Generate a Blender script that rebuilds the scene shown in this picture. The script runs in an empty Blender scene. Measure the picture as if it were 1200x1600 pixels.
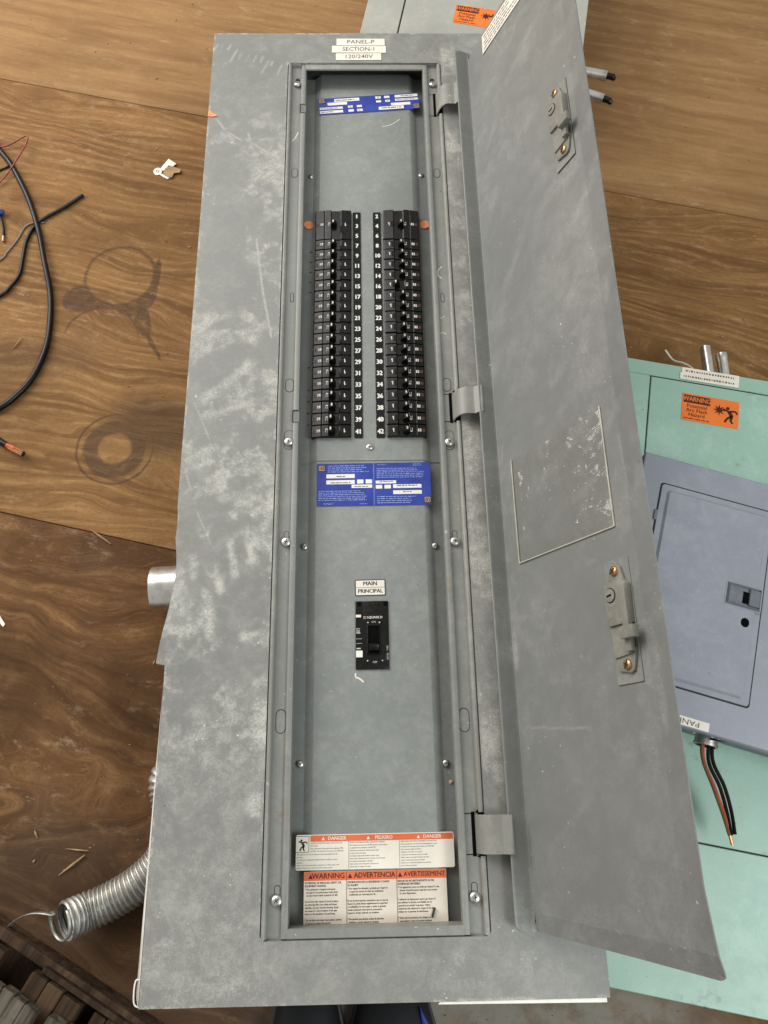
import bpy, bmesh, math, random
import numpy as np
from mathutils import Matrix, Vector

random.seed(7)
rng = np.random.default_rng(11)
SC = bpy.context.scene
COL = SC.collection
R = math.radians

# ------------------------------------------------------------------ camera, world, lights, exposure
ZT = 0.155                                    # height of the trim's front above the floor
cam_d = bpy.data.cameras.new('camera')
cam_d.sensor_fit = 'AUTO'; cam_d.sensor_width = 36.0; cam_d.lens = 27.0
cam_d.clip_start = 0.02; cam_d.clip_end = 200
cam = bpy.data.objects.new('camera', cam_d); COL.objects.link(cam)
RW = Matrix(((0.99970751, -0.01836697, 0.01573344),
             (-0.01191081, -0.94011242, -0.34065639),
             (0.02104803, 0.34036935, -0.94005621)))
RB = Matrix(((1, 0, 0), (0, -1, 0), (0, 0, -1))) @ RW
cam.matrix_world = Matrix.Translation((-0.00171, -1.22076, 0.95935 + ZT)) @ RB.transposed().to_4x4()
SC.camera = cam

world = bpy.data.worlds.new('World'); SC.world = world; world.use_nodes = True
bg = world.node_tree.nodes['Background']
bg.inputs[0].default_value = (1.0, 0.985, 0.96, 1); bg.inputs[1].default_value = 0.44

def area(name, loc, target, size, power, color):
    d = bpy.data.lights.new(name, 'AREA'); d.shape = 'RECTANGLE'
    d.size, d.size_y = size; d.energy = power; d.color = color
    o = bpy.data.objects.new(name, d); COL.objects.link(o); o.location = loc
    o.rotation_euler = (Vector(target) - Vector(loc)).to_track_quat('-Z', 'Y').to_euler()
    return o
area('window_light', (-2.1, 0.7, 1.5), (0.1, -0.6, 0.1), (2.2, 1.4), 74, (1.0, 0.98, 0.95))
area('doorway_light', (1.45, -1.95, 2.2), (0.35, -1.3, 0.1), (1.0, 1.0), 35, (0.90, 0.98, 1.0))
area('ceiling_light', (-1.1, 1.2, 2.6), (-0.1, -0.4, 0.0), (2.0, 1.4), 31, (1.0, 0.97, 0.93))

SC.view_settings.view_transform = 'Standard'; SC.view_settings.look = 'None'
SC.view_settings.exposure = 0.0; SC.view_settings.gamma = 1.0
SC.view_settings.use_curve_mapping = False
SC.cycles.use_denoising = True
SC.cycles.max_bounces = 8; SC.cycles.transparent_max_bounces = 12

# ------------------------------------------------------------------ node helpers
def lin(h):
    h = h.lstrip('#'); v = [int(h[i:i + 2], 16) / 255 for i in (0, 2, 4)]
    return tuple(x / 12.92 if x <= 0.04045 else ((x + 0.055) / 1.055) ** 2.4 for x in v) + (1.0,)

class NT:
    def __init__(s, name):
        s.m = bpy.data.materials.new(name); s.m.use_nodes = True
        s.t = s.m.node_tree; s.p = s.t.nodes['Principled BSDF']
    def n(s, typ, **kw):
        nd = s.t.nodes.new(typ)
        for k, v in kw.items(): setattr(nd, k, v)
        return nd
    def l(s, a, b): s.t.links.new(a, b)
    def inp(s, nd, key, v):
        if isinstance(v, bpy.types.NodeSocket): s.l(v, nd.inputs[key])
        elif v is not None: nd.inputs[key].default_value = v
    def math(s, op, a, b=None, clamp=False):
        nd = s.n('ShaderNodeMath', operation=op, use_clamp=clamp)
        s.inp(nd, 0, a)
        if b is not None: s.inp(nd, 1, b)
        return nd.outputs[0]
    def coord(s, rotz=0.0, scale=(1, 1, 1), loc=(0, 0, 0), src='Object'):
        tc = s.n('ShaderNodeTexCoord'); mp = s.n('ShaderNodeMapping')
        s.l(tc.outputs[src], mp.inputs[0])
        mp.inputs['Rotation'].default_value = (0, 0, rotz)
        mp.inputs['Scale'].default_value = scale; mp.inputs['Location'].default_value = loc
        return mp.outputs[0]
    def noise(s, vec, scale, detail=3.0, rough=0.55, dist=0.0):
        nd = s.n('ShaderNodeTexNoise'); s.l(vec, nd.inputs['Vector'])
        nd.inputs['Scale'].default_value = scale; nd.inputs['Detail'].default_value = detail
        nd.inputs['Roughness'].default_value = rough; nd.inputs['Distortion'].default_value = dist
        return nd.outputs[0]
    def ramp(s, fac, stops):
        nd = s.n('ShaderNodeValToRGB'); s.inp(nd, 0, fac); e = nd.color_ramp.elements
        while len(e) < len(stops): e.new(0.5)
        for i, (p, c) in enumerate(stops):
            e[i].position = p
            e[i].color = c if isinstance(c, tuple) else (c, c, c, 1)
        return nd.outputs[0]
    def mix(s, fac, a, b, mode='MIX'):
        nd = s.n('ShaderNodeMix', data_type='RGBA', blend_type=mode)
        s.inp(nd, 0, fac); s.inp(nd, 6, a); s.inp(nd, 7, b)
        return nd.outputs[2]
    def sstep(s, v, a, b):
        nd = s.n('ShaderNodeMapRange', interpolation_type='SMOOTHSTEP')
        s.inp(nd, 0, v); nd.inputs[1].default_value = a; nd.inputs[2].default_value = b
        return nd.outputs[0]
    def bump(s, h, strength, dist=0.001):
        b = s.n('ShaderNodeBump'); b.inputs['Strength'].default_value = strength
        b.inputs['Distance'].default_value = dist; s.l(h, b.inputs['Height'])
        s.l(b.outputs[0], s.p.inputs['Normal'])
    def out(s, col=None, rough=None, metal=None, spec=None):
        s.inp(s.p, 'Base Color', col); s.inp(s.p, 'Roughness', rough)
        s.inp(s.p, 'Metallic', metal); s.inp(s.p, 'Specular IOR Level', spec)
        return s.m

def simple(name, hexcol, rough=0.5, metal=0.0, spec=0.5, var=0.12, scale=60):
    t = NT(name); c = t.coord()
    nz = t.noise(c, scale, 4)
    b = lin(hexcol)
    dk = tuple(x * (1 - var * 2) for x in b[:3]) + (1,)
    lt = tuple(min(1, x * (1 + var)) for x in b[:3]) + (1,)
    col = t.ramp(nz, [(0.3, dk), (0.7, lt)])
    rg = t.ramp(nz, [(0.3, max(0.02, rough - 0.08)), (0.7, min(1, rough + 0.08))])
    return t.out(col, rg, metal, spec)

def painted(name, base, dusty='#b6b3a8', dark=None, amount=0.35, rough=0.42, attr=False, specks=0.6, rust=0.0, seed=0.0, smudge=0.0):
    """old enamel on sheet steel: large mottling, dust film, pale specks, a little rust"""
    t = NT(name); c = t.coord(loc=(seed, seed * 0.7, 0))
    big = t.noise(c, 4.0, 6, 0.7); mid = t.noise(c, 34, 7, 0.72, 0.5); fine = t.noise(c, 420, 2, 0.6)
    b = lin(base)
    dk = lin(dark) if dark else tuple(x * 0.90 for x in b[:3]) + (1,)
    col = t.mix(t.sstep(big, 0.35, 0.68), dk, b)
    # dust film broken by the mid-scale noise
    film = t.math('MULTIPLY', t.sstep(t.math('ADD', t.math('MULTIPLY', big, 0.35), t.math('ADD', t.math('MULTIPLY', mid, 0.4), t.math('MULTIPLY', t.noise(c, 140, 4, 0.75), 0.25))), 0.46, 0.64), amount)
    if attr:
        a = t.n('ShaderNodeAttribute', attribute_name='dust').outputs['Fac']
        grain = t.sstep(t.math('ADD', t.math('MULTIPLY', mid, 0.42), t.math('ADD', t.math('MULTIPLY', fine, 0.33), t.math('MULTIPLY', t.noise(c, 130, 4, 0.7), 0.25))), 0.42, 0.60)
        film = t.math('ADD', t.math('MULTIPLY', film, 0.45), t.math('MULTIPLY', a, t.math('ADD', t.math('MULTIPLY', grain, 0.78), 0.22)), True)
        # scratches: crisp bright strokes
        sc_ = t.n('ShaderNodeAttribute', attribute_name='scratch').outputs['Fac']
        film = t.math('MAXIMUM', film, t.math('MULTIPLY', sc_, t.sstep(fine, 0.3, 0.55)))
    col = t.mix(film, col, lin(dusty))
    spk = t.sstep(t.noise(c, 190, 2, 0.5), 0.70, 0.745)
    gate = t.math('MAXIMUM', t.sstep(t.noise(c, 9, 3), 0.5, 0.62), t.math('MULTIPLY', film, 1.1, True))
    spk = t.math('MULTIPLY', t.math('MULTIPLY', spk, gate), specks)
    col = t.mix(spk, col, lin('#e9e7dd'))
    dsp = t.math('MULTIPLY', t.sstep(t.noise(t.coord(loc=(3 + seed, 1, 0)), 130, 2), 0.74, 0.79), 0.55)
    col = t.mix(dsp, col, lin('#3c3a34'))
    if smudge:
        sn = t.sstep(t.noise(t.coord(loc=(1.3, 7, seed), scale=(1, 1.7, 1)), 8.5, 6, 0.72), 0.58, 0.70)
        sn = t.math('MULTIPLY', t.math('MULTIPLY', sn, t.sstep(t.noise(c, 95, 5, 0.8), 0.42, 0.62)), smudge)
        col = t.mix(sn, col, lin('#3f4a44'))
    if rust:
        rs = t.math('MULTIPLY', t.sstep(t.noise(t.coord(loc=(9, 4, seed)), 22, 6, 0.7), 0.60, 0.72), rust)
        col = t.mix(rs, col, lin('#8d6b4c'))
    rg = t.math('ADD', t.math('MULTIPLY', film, 0.35), t.math('ADD', rough, t.math('MULTIPLY', t.math('SUBTRACT', mid, 0.5), 0.25)), True)
    t.bump(t.math('ADD', t.math('MULTIPLY', fine, 0.6), big), 0.10, 0.0012)
    return t.out(col, rg, 0.0, 0.45)

def galv(name, base='#b9bab8', rough=0.34, scale=90):
    t = NT(name); c = t.coord()
    v = t.n('ShaderNodeTexVoronoi'); t.l(c, v.inputs['Vector']); v.inputs['Scale'].default_value = scale
    nz = t.noise(c, 14, 5)
    b = lin(base); col = t.mix(v.outputs['Color'], tuple(x * 0.72 for x in b[:3]) + (1,), b)
    col = t.mix(t.sstep(nz, 0.5, 0.72), col, lin('#77736a'))
    rg = t.math('ADD', rough - 0.06, t.math('MULTIPLY', nz, 0.22))
    t.bump(nz, 0.08, 0.001)
    return t.out(col, rg, 0.92)

GR = -13.6 * math.pi / 180                    # direction of the plywood sheets
def plywood(name, light, mid, dark, freq, lines, warp, stretch, contrast, dirt, seed, grey=0.0, dirtcol='#2e2218', stains=False, dust=False):
    t = NT(name)
    cs = t.coord(rotz=-GR, loc=(seed * 1.7, seed, 0))
    def strv(sx, sy):
        mp = t.n('ShaderNodeMapping'); t.l(cs, mp.inputs[0]); mp.inputs['Scale'].default_value = (sx, sy, 1); return mp.outputs[0]
    field = t.noise(strv(1.0, stretch), warp, 2.6, 0.5, 0.35)
    sx = t.n('ShaderNodeSeparateXYZ'); t.l(cs, sx.inputs[0])
    yw = t.math('ADD', sx.outputs[1], t.math('MULTIPLY', t.math('SUBTRACT', field, 0.5), freq))
    cb_ = t.n('ShaderNodeCombineXYZ'); t.l(sx.outputs[0], cb_.inputs[0]); t.l(yw, cb_.inputs[1])
    def wv(sx_, sy_):
        mp = t.n('ShaderNodeMapping'); t.l(cb_.outputs[0], mp.inputs[0]); mp.inputs['Scale'].default_value = (sx_, sy_, 1); return mp.outputs[0]
    ph = t.math('ADD', t.math('MULTIPLY', yw, lines), t.math('MULTIPLY', t.noise(wv(3.0, 18.0), 3.0, 4, 0.65), 1.1))
    tri = t.math('PINGPONG', ph, 1.0)
    g = t.sstep(tri, 0.35, 0.98)
    wide = t.sstep(t.noise(wv(1.0, 9.0), 3.0, 5, 0.65), 0.36, 0.62)
    amp = t.math('MULTIPLY', t.sstep(t.noise(strv(2.0, 3.0), 4.0, 5, 0.65), 0.34, 0.58), t.sstep(t.noise(wv(10, 30), 3.0, 4, 0.7), 0.30, 0.60))
    col = t.mix(wide, lin(dark), lin(mid))
    col = t.mix(t.math('MULTIPLY', t.math('MULTIPLY', g, amp), contrast, True), col, lin(light))
    fib = t.noise(wv(14, 260), 2.0, 5, 0.8)
    col = t.mix(t.math('MULTIPLY', t.sstep(fib, 0.50, 0.68), 0.60), col, lin(dark))
    f2 = t.noise(wv(6, 120), 2.3, 6, 0.8, 0.2)
    col = t.mix(t.math('MULTIPLY', t.math('MULTIPLY', t.sstep(f2, 0.50, 0.64), 0.70), contrast, True), col, lin(dark))
    f3 = t.noise(wv(8, 160), 2.1, 6, 0.8, 0.2)
    col = t.mix(t.math('MULTIPLY', t.math('MULTIPLY', t.sstep(f3, 0.52, 0.66), 0.70), contrast, True), col, lin(light))
    grit = t.noise(cs, 150, 5, 0.8)
    col = t.mix(t.math('MULTIPLY', t.sstep(grit, 0.52, 0.64), 0.50), col, lin(dark))
    blot = t.sstep(t.noise(cs, 3.3, 6, 0.62), 0.46, 0.68)
    col = t.mix(t.math('MULTIPLY', blot, dirt), col, lin(dirtcol))
    scf = t.math('MULTIPLY', t.sstep(t.noise(strv(1.0, 2.2), 26, 6, 0.78), 0.53, 0.68), t.sstep(t.noise(cs, 4.2, 4, 0.6), 0.40, 0.62))
    col = t.mix(t.math('MULTIPLY', scf, 0.45), col, lin('#b1997a'))
    rub = t.sstep(t.noise(cs, 7.5, 5, 0.7), 0.55, 0.75)
    col = t.mix(t.math('MULTIPLY', rub, 0.28), col, lin(light))
    if grey:
        gm = t.sstep(t.noise(t.coord(loc=(5, 2, 0)), 2.6, 6, 0.65), 0.45, 0.66)
        col = t.mix(t.math('MULTIPLY', gm, grey), col, lin('#6f675c'))
    spk = t.sstep(t.noise(cs, 120, 2, 0.5), 0.76, 0.80)
    col = t.mix(t.math('MULTIPLY', spk, 0.6), col, lin('#d2b48c'))
    dsp = t.sstep(t.noise(strv(1, 1.6), 60, 2, 0.5), 0.735, 0.78)
    col = t.mix(t.math('MULTIPLY', dsp, 0.6), col, lin('#261b12'))
    if stains or dust:
        gc = t.n('ShaderNodeNewGeometry').outputs['Position']
        wob = t.n('ShaderNodeTexNoise'); t.l(gc, wob.inputs['Vector']); wob.inputs['Scale'].default_value = 48; wob.inputs['Detail'].default_value = 4
        off = t.n('ShaderNodeVectorMath', operation='SCALE'); t.l(wob.outputs['Color'], off.inputs[0]); off.inputs['Scale'].default_value = 0.006
        pv = t.n('ShaderNodeVectorMath', operation='ADD'); t.l(gc, pv.inputs[0]); t.l(off.outputs[0], pv.inputs[1])
        def dist(cx, cy, kx=1.0, ky=1.0, rot=0.0):
            mp = t.n('ShaderNodeMapping', vector_type='TEXTURE'); t.l(pv.outputs[0], mp.inputs[0])
            mp.inputs['Location'].default_value = (cx + 0.003, cy + 0.003, 0); mp.inputs['Rotation'].default_value = (0, 0, rot)
            mp.inputs['Scale'].default_value = (kx, ky, 1000.0)
            ln = t.n('ShaderNodeVectorMath', operation='LENGTH'); t.l(mp.outputs[0], ln.inputs[0]); return ln.outputs['Value']
    if stains:
        spp = t.n('ShaderNodeSeparateXYZ'); t.l(gc, spp.inputs[0]); py_ = spp.outputs[1]
        def disc(cx, cy, r, soft): return t.sstep(dist(cx, cy), r + soft, r - soft)
        def ell(cx, cy, rx, ry, rot, soft=0.10): return t.sstep(dist(cx, cy, rx, ry, rot), 1 + soft, 1 - soft)
        def ringm(cx, cy, r, w, soft): return t.sstep(t.math('ABSOLUTE', t.math('SUBTRACT', dist(cx, cy), r)), w + soft, w - soft)
        c1 = (-0.424, -0.378, 0.0595); c2 = (-0.445, -0.505, 0.062)
        clear = t.math('SUBTRACT', 1.0, t.math('MAXIMUM', disc(c1[0], c1[1], c1[2] - 0.003, 0.003), disc(c2[0], c2[1], c2[2] - 0.002, 0.003)), True)
        wedge = t.math('MAXIMUM', ell(-0.488, -0.424, 0.030, 0.026, 0.5), ell(-0.385, -0.432, 0.034, 0.020, 0.9))
        wedge = t.math('MAXIMUM', wedge, t.math('MAXIMUM', ell(-0.378, -0.468, 0.013, 0.036, 0.30), ell(-0.434, -0.441, 0.06, 0.010, 0.05)))
        wedge = t.math('MAXIMUM', t.math('MAXIMUM', wedge, ell(-0.358, -0.515, 0.004, 0.036, 0.5)), ell(-0.364, -0.392, 0.008, 0.050, -0.08))
        wedge = t.math('MULTIPLY', t.math('MULTIPLY', wedge, clear), t.math('ADD', 0.55, t.math('MULTIPLY', t.sstep(t.noise(gc, 60, 4, 0.7), 0.3, 0.6), 0.45)))
        line = t.math('MAXIMUM', ringm(*c1, 0.0026, 0.0034), t.math('MULTIPLY', ringm(*c2, 0.0018, 0.002), t.sstep(py_, -0.515, -0.475)))
        st = t.math('MULTIPLY', t.math('MAXIMUM', wedge, t.math('MULTIPLY', line, 0.9)), 0.78)
        c3 = (-0.4005, -0.7055)
        ann = t.math('MULTIPLY', disc(*c3, 0.050, 0.004), t.math('SUBTRACT', 1.0, disc(*c3, 0.0265, 0.003)))
        big = t.math('MULTIPLY', ell(-0.335, -0.668, 0.075, 0.05, -0.3, 0.5), t.math('SUBTRACT', 1.0, disc(*c3, 0.0265, 0.003)))
        st = t.math('MAXIMUM', st, t.math('MULTIPLY', t.math('MAXIMUM', t.math('MAXIMUM', t.math('MULTIPLY', ann, 0.9), ringm(*c3, 0.060, 0.0016, 0.002)), t.math('MULTIPLY', big, 0.8)), 0.80))
        st = t.math('MAXIMUM', st, t.math('MULTIPLY', ell(-0.62, -0.56, 0.16, 0.05, 0.2, 0.6), 0.35))
        st = t.math('MULTIPLY', st, t.math('ADD', 0.70, t.math('MULTIPLY', t.sstep(f2, 0.36, 0.58), 0.3)))
        col = t.mix(st, col, lin('#43352a'))
    if dust:  # broad darker area at the lower left, then a grey dust patch
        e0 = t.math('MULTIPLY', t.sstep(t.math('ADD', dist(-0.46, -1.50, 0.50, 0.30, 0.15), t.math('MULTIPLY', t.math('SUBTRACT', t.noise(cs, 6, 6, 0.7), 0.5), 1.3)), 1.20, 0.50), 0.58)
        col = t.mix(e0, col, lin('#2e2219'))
        e1 = t.sstep(dist(0.16, -1.505, 0.26, 0.075, -0.05), 1.3, 0.7)
        e1 = t.math('MULTIPLY', e1, t.math('ADD', 0.5, t.math('MULTIPLY', t.sstep(t.noise(cs, 24, 5, 0.7), 0.35, 0.6), 0.5)))
        col = t.mix(e1, col, lin('#8d877c'))
        col = t.mix(t.math('MULTIPLY', e1, t.sstep(t.noise(cs, 150, 2), 0.68, 0.74)), col, lin('#2b2620'))
    rg = t.math('ADD', 0.78, t.math('MULTIPLY', blot, 0.12))
    t.bump(t.math('ADD', t.math('MULTIPLY', g, 0.5), fib), 0.22, 0.0012)
    return t.out(col, rg, 0.0, 0.16)

# ------------------------------------------------------------------ materials
M = {}
M['trim'] = painted('trim_paint', '#82827d', dusty='#bfbcb2', amount=0.40, attr=True, specks=0.8, seed=0.0)
M['flange'] = painted('flange_paint', '#858680', amount=0.25, specks=0.5, rust=0.45, seed=2.0)
M['bead'] = painted('bead_paint', '#8d8c84', amount=0.45, specks=0.7, rust=0.3, seed=2.6)
M['dead'] = painted('dead_front_paint', '#858884', dusty='#a5a69f', amount=0.40, specks=0.45, rust=0.15, seed=4.0)
M['door'] = painted('door_paint', '#80817d', dusty='#a5a59f', dark='#797a77', amount=0.30, specks=0.7, attr=True, seed=6.0)
M['tub'] = painted('tub_paint', '#6d6f6c', amount=0.2, seed=8.0)
M['topbox'] = painted('pale_grey_paint', '#a9a99f', dusty='#bdbbb0', amount=0.35, seed=10.0)
M['green'] = painted('sea_green_paint', '#9dbfae', dusty='#bcd6ca', dark='#97b8a6', amount=0.4, rough=0.36, specks=0.1, seed=12.0, smudge=0.6)
M['blue'] = painted('blue_grey_paint', '#9496a0', dusty='#b8b9c0', dark='#8d909a', amount=0.25, specks=0.35, seed=14.0)
M['bluedk'] = painted('blue_grey_steel', '#6c6f78', amount=0.2, seed=15.0)
M['seam'] = simple('dark_seam', '#23211d', 0.8)
M['void'] = simple('dark_void', '#060606', 0.9, spec=0.1)
M['black'] = simple('black_plastic', '#0f0e0d', 0.26, spec=0.38, var=0.2, scale=200)
M['black2'] = simple('matte_black_plastic', '#0a0a09', 0.5, spec=0.25)
M['tile'] = simple('black_vinyl', '#0b0b0c', 0.5, spec=0.25)
M['white'] = simple('white_print', '#e9e6dc', 0.6, var=0.05)
M['print'] = simple('faded_print', '#d2cec4', 0.55, var=0.2, scale=300)
M['paper'] = simple('aged_label_paper', '#e6dfd0', 0.55, var=0.06, scale=18)
M['paper2'] = simple('stained_label_paper', '#dfd3c2', 0.5, var=0.10, scale=14)
M['tape'] = simple('label_tape', '#e9e3d3', 0.45, var=0.05, scale=30)
M['ink'] = simple('black_ink', '#26221d', 0.6)
M['ink2'] = simple('faded_ink', '#6b645a', 0.6)
M['bluelab'] = simple('blue_label', '#2b3f9a', 0.35, var=0.12, scale=40)
M['blueink'] = simple('pale_blue_print', '#93a0d6', 0.5, var=0.2, scale=300)
M['orange'] = simple('orange_label', '#ee7a2c', 0.45, var=0.06, scale=30)
M['redor'] = simple('red_label', '#dd6a3c', 0.45, var=0.08, scale=30)
M['maroon'] = simple('maroon_print', '#3d120c', 0.5)
M['dot'] = simple('orange_dot', '#ff9a62', 0.6, var=0.15, scale=160)
M['logo'] = simple('logo_dark', '#2a1d17', 0.5)
M['tan'] = simple('logo_tan', '#c9a98a', 0.5)
M['brownsq'] = simple('brown_print', '#7b4a30', 0.55, var=0.25, scale=400)
M['screw'] = galv('zinc_screw', '#dcdad3', 0.28, 400)
M['brass'] = galv('brassy_screw', '#d3a878', 0.34, 400)
M['zinc'] = painted('cast_zinc', '#8b897f', dusty='#a9a69b', dark='#757269', amount=0.5, rough=0.38, specks=0.3, rust=0.3, seed=21.0)
M['emt'] = galv('galvanised_conduit', '#f0eee6', 0.24, 110)
M['flex'] = galv('flexible_conduit_steel', '#d0cec6', 0.46, 160)
M['chip'] = simple('bare_white_edge', '#efece2', 0.45, var=0.05)
M['cable'] = simple('black_cable_jacket', '#100e0d', 0.36, spec=0.28, var=0.2, scale=50)
M['redwire'] = simple('red_insulation', '#8e2a20', 0.4, var=0.2)
M['redor_wire'] = simple('orange_red_insulation', '#c2421f', 0.4)
M['greywire'] = simple('grey_insulation', '#77736c', 0.45)
M['whitewire'] = simple('white_insulation', '#ddd6c6', 0.45)
M['brownwire'] = simple('brown_insulation', '#6e4a2c', 0.4)
M['copper'] = galv('copper', '#c98a5c', 0.35, 300)
M['bluenut'] = simple('blue_wire_nut', '#24408f', 0.4)
M['straw'] = simple('pale_splinter', '#a5855a', 0.7, var=0.2)
M['jeans'] = simple('dark_denim', '#1b1d24', 0.85, var=0.3, scale=900)
M['shoe'] = simple('black_shoe', '#131416', 0.7, var=0.3, scale=500)
M['shoeblue'] = simple('blue_shoe_trim', '#2b3c9a', 0.6)
M['sole'] = simple('shoe_sole', '#3a3834', 0.7)

def plastic_film():
    t = NT('clear_vinyl'); c = t.coord()
    tr = t.n('ShaderNodeBsdfTransparent'); tr.inputs[0].default_value = (1.0, 0.995, 0.975, 1)
    gl = t.n('ShaderNodeBsdfGlossy'); gl.inputs['Roughness'].default_value = 0.16
    lw = t.n('ShaderNodeLayerWeight'); lw.inputs[0].default_value = 0.25
    bp = t.n('ShaderNodeBump'); bp.inputs['Strength'].default_value = 0.35; bp.inputs['Distance'].default_value = 0.002
    t.l(t.noise(c, 55, 3, 0.6, 0.8), bp.inputs['Height']); t.l(bp.outputs[0], gl.inputs['Normal'])
    mx = t.n('ShaderNodeMixShader'); t.l(t.math('ADD', t.math('MULTIPLY', lw.outputs['Fresnel'], 0.12), 0.035, True), mx.inputs[0])
    t.l(tr.outputs[0], mx.inputs[1]); t.l(gl.outputs[0], mx.inputs[2])
    t.l(mx.outputs[0], t.t.nodes['Material Output'].inputs['Surface'])
    return t.m
M['film'] = plastic_film()
M['weld'] = simple('vinyl_weld', '#c4bfae', 0.35)

def deck_wood(name, a, b, seed):
    t = NT(name); c = t.coord(scale=(60, 4, 60), loc=(seed, 0, seed)); n1 = t.noise(c, 1.0, 5, 0.65, 0.5)
    n2 = t.noise(t.coord(loc=(seed, 0, 0)), 22, 4)
    col = t.mix(t.sstep(n1, 0.35, 0.65), lin(a), lin(b))
    col = t.mix(t.math('MULTIPLY', t.sstep(n2, 0.5, 0.7), 0.5), col, lin('#1d1510'))
    t.bump(n1, 0.5, 0.003)
    return t.out(col, 0.8, 0, 0.2)
M['pal1'] = deck_wood('weathered_pallet_wood', '#2a1e14', '#4a3827', 0)
M['pal3'] = deck_wood('brown_pallet_wood', '#33251a', '#574331', 2)
M['pal2'] = deck_wood('grey_pallet_wood', '#3f372e', '#6f675b', 4)

# ------------------------------------------------------------------ mesh helpers
class MB:
    def __init__(s): s.v = []; s.f = []
    def add(s, vs, fs):
        o = len(s.v); s.v += [tuple(map(float, p)) for p in vs]; s.f += [tuple(i + o for i in f) for f in fs]; return s
    def box(s, x0, x1, y0, y1, z0, z1):
        x0, x1 = min(x0, x1), max(x0, x1); y0, y1 = min(y0, y1), max(y0, y1); z0, z1 = min(z0, z1), max(z0, z1)
        return s.add([(x0, y0, z0), (x1, y0, z0), (x1, y1, z0), (x0, y1, z0), (x0, y0, z1), (x1, y0, z1), (x1, y1, z1), (x0, y1, z1)],
                     [(3, 2, 1, 0), (4, 5, 6, 7), (0, 1, 5, 4), (1, 2, 6, 5), (2, 3, 7, 6), (3, 0, 4, 7)])
    def prism(s, poly, z0, z1):               # polygon (CCW) in xy extruded in z
        n = len(poly); vs = [(x, y, z0) for x, y in poly] + [(x, y, z1) for x, y in poly]
        fs = [tuple(reversed(range(n))), tuple(range(n, 2 * n))] + [(i, (i + 1) % n, n + (i + 1) % n, n + i) for i in range(n)]
        return s.add(vs, fs)
    def flat(s, poly, z):
        return s.add([(x, y, z) for x, y in poly], [tuple(range(len(poly)))])
    def ext_y(s, prof, y0, y1, close=False, flip=False):     # (x,z) profile swept along y
        n = len(prof); vs = [(x, y0, z) for x, z in prof] + [(x, y1, z) for x, z in prof]
        m = n if close else n - 1
        fs = [((i, (i + 1) % n, n + (i + 1) % n, n + i) if flip else (i, n + i, n + (i + 1) % n, (i + 1) % n)) for i in range(m)]
        if close: fs += [tuple(range(n)), tuple(reversed(range(n, 2 * n)))]
        return s.add(vs, fs)
    def tube(s, path, r, seg=10, caps=True):
        P = [Vector(p) for p in path]; n = len(P); rr = r if hasattr(r, '__len__') else [r] * n
        up = None; vs = []
        for i in range(n):
            d = (P[min(i + 1, n - 1)] - P[max(i - 1, 0)]).normalized()
            if up is None: up = d.orthogonal().normalized()
            up = (up - d * up.dot(d)); up = up.normalized() if up.length > 1e-6 else d.orthogonal().normalized()
            sd = d.cross(up)
            for k in range(seg):
                a = 2 * math.pi * k / seg; vs.append(P[i] + (up * math.cos(a) + sd * math.sin(a)) * rr[i])
        fs = [(i * seg + k, i * seg + (k + 1) % seg, (i + 1) * seg + (k + 1) % seg, (i + 1) * seg + k) for i in range(n - 1) for k in range(seg)]
        if caps: fs += [tuple(reversed(range(seg))), tuple(range((n - 1) * seg, n * seg))]
        return s.add(vs, fs)
    def lathe(s, prof, seg=20):               # (r,z) about z
        n = len(prof); vs = [(r * math.cos(2 * math.pi * k / seg), r * math.sin(2 * math.pi * k / seg), z) for r, z in prof for k in range(seg)]
        fs = [(i * seg + k, i * seg + (k + 1) % seg, (i + 1) * seg + (k + 1) % seg, (i + 1) * seg + k) for i in range(n - 1) for k in range(seg)]
        fs += [tuple(reversed(range(seg))), tuple(range((n - 1) * seg, n * seg))]
        return s.add(vs, fs)
    def mesh(s, name, bevel=0.0, smooth=False, seg=2, weld=False):
        me = bpy.data.meshes.new(name); me.from_pydata(s.v, [], s.f); me.update()
        if bevel or weld:
            bm = bmesh.new(); bm.from_mesh(me)
            if weld: bmesh.ops.remove_doubles(bm, verts=bm.verts, dist=1e-6)
            if bevel:
                ed = [e for e in bm.edges if len(e.link_faces) == 2 and e.calc_face_angle(0) > 0.5]
                bmesh.ops.bevel(bm, geom=ed, offset=bevel, segments=seg, affect='EDGES', profile=0.6, clamp_overlap=True)
            bm.to_mesh(me); bm.free()
        if smooth:
            me.polygons.foreach_set('use_smooth', [True] * len(me.polygons)); me.set_sharp_from_angle(angle=R(40))
        return me

def obj(name, me, mat, parent=None, loc=(0, 0, 0), rot=(0, 0, 0)):
    if isinstance(me, MB): me = me.mesh(name)
    o = bpy.data.objects.new(name, me); COL.objects.link(o)
    if mat is not None and not me.materials: me.materials.append(M[mat] if isinstance(mat, str) else mat)
    if parent is not None: o.parent = parent
    o.location = loc; o.rotation_euler = rot
    return o
def thing(name, label, cat, loc=(0, 0, 0), rotz=0.0, group=None):
    o = bpy.data.objects.new(name, None); COL.objects.link(o); o.empty_display_size = 0.05
    o.location = loc; o.rotation_euler = (0, 0, rotz); o['label'] = label; o['category'] = cat
    if group: o['group'] = group
    return o
def tag(o, label, cat, group=None):
    o['label'] = label; o['category'] = cat
    if group: o['group'] = group
    return o
def stadium(cx, cy, w, h, n=8):
    r = w / 2; L = h / 2 - r
    return [(cx + r * math.cos(a), cy + L + r * math.sin(a)) for a in np.linspace(0, math.pi, n)] + \
           [(cx + r * math.cos(a), cy - L + r * math.sin(a)) for a in np.linspace(math.pi, 2 * math.pi, n)]
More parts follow.
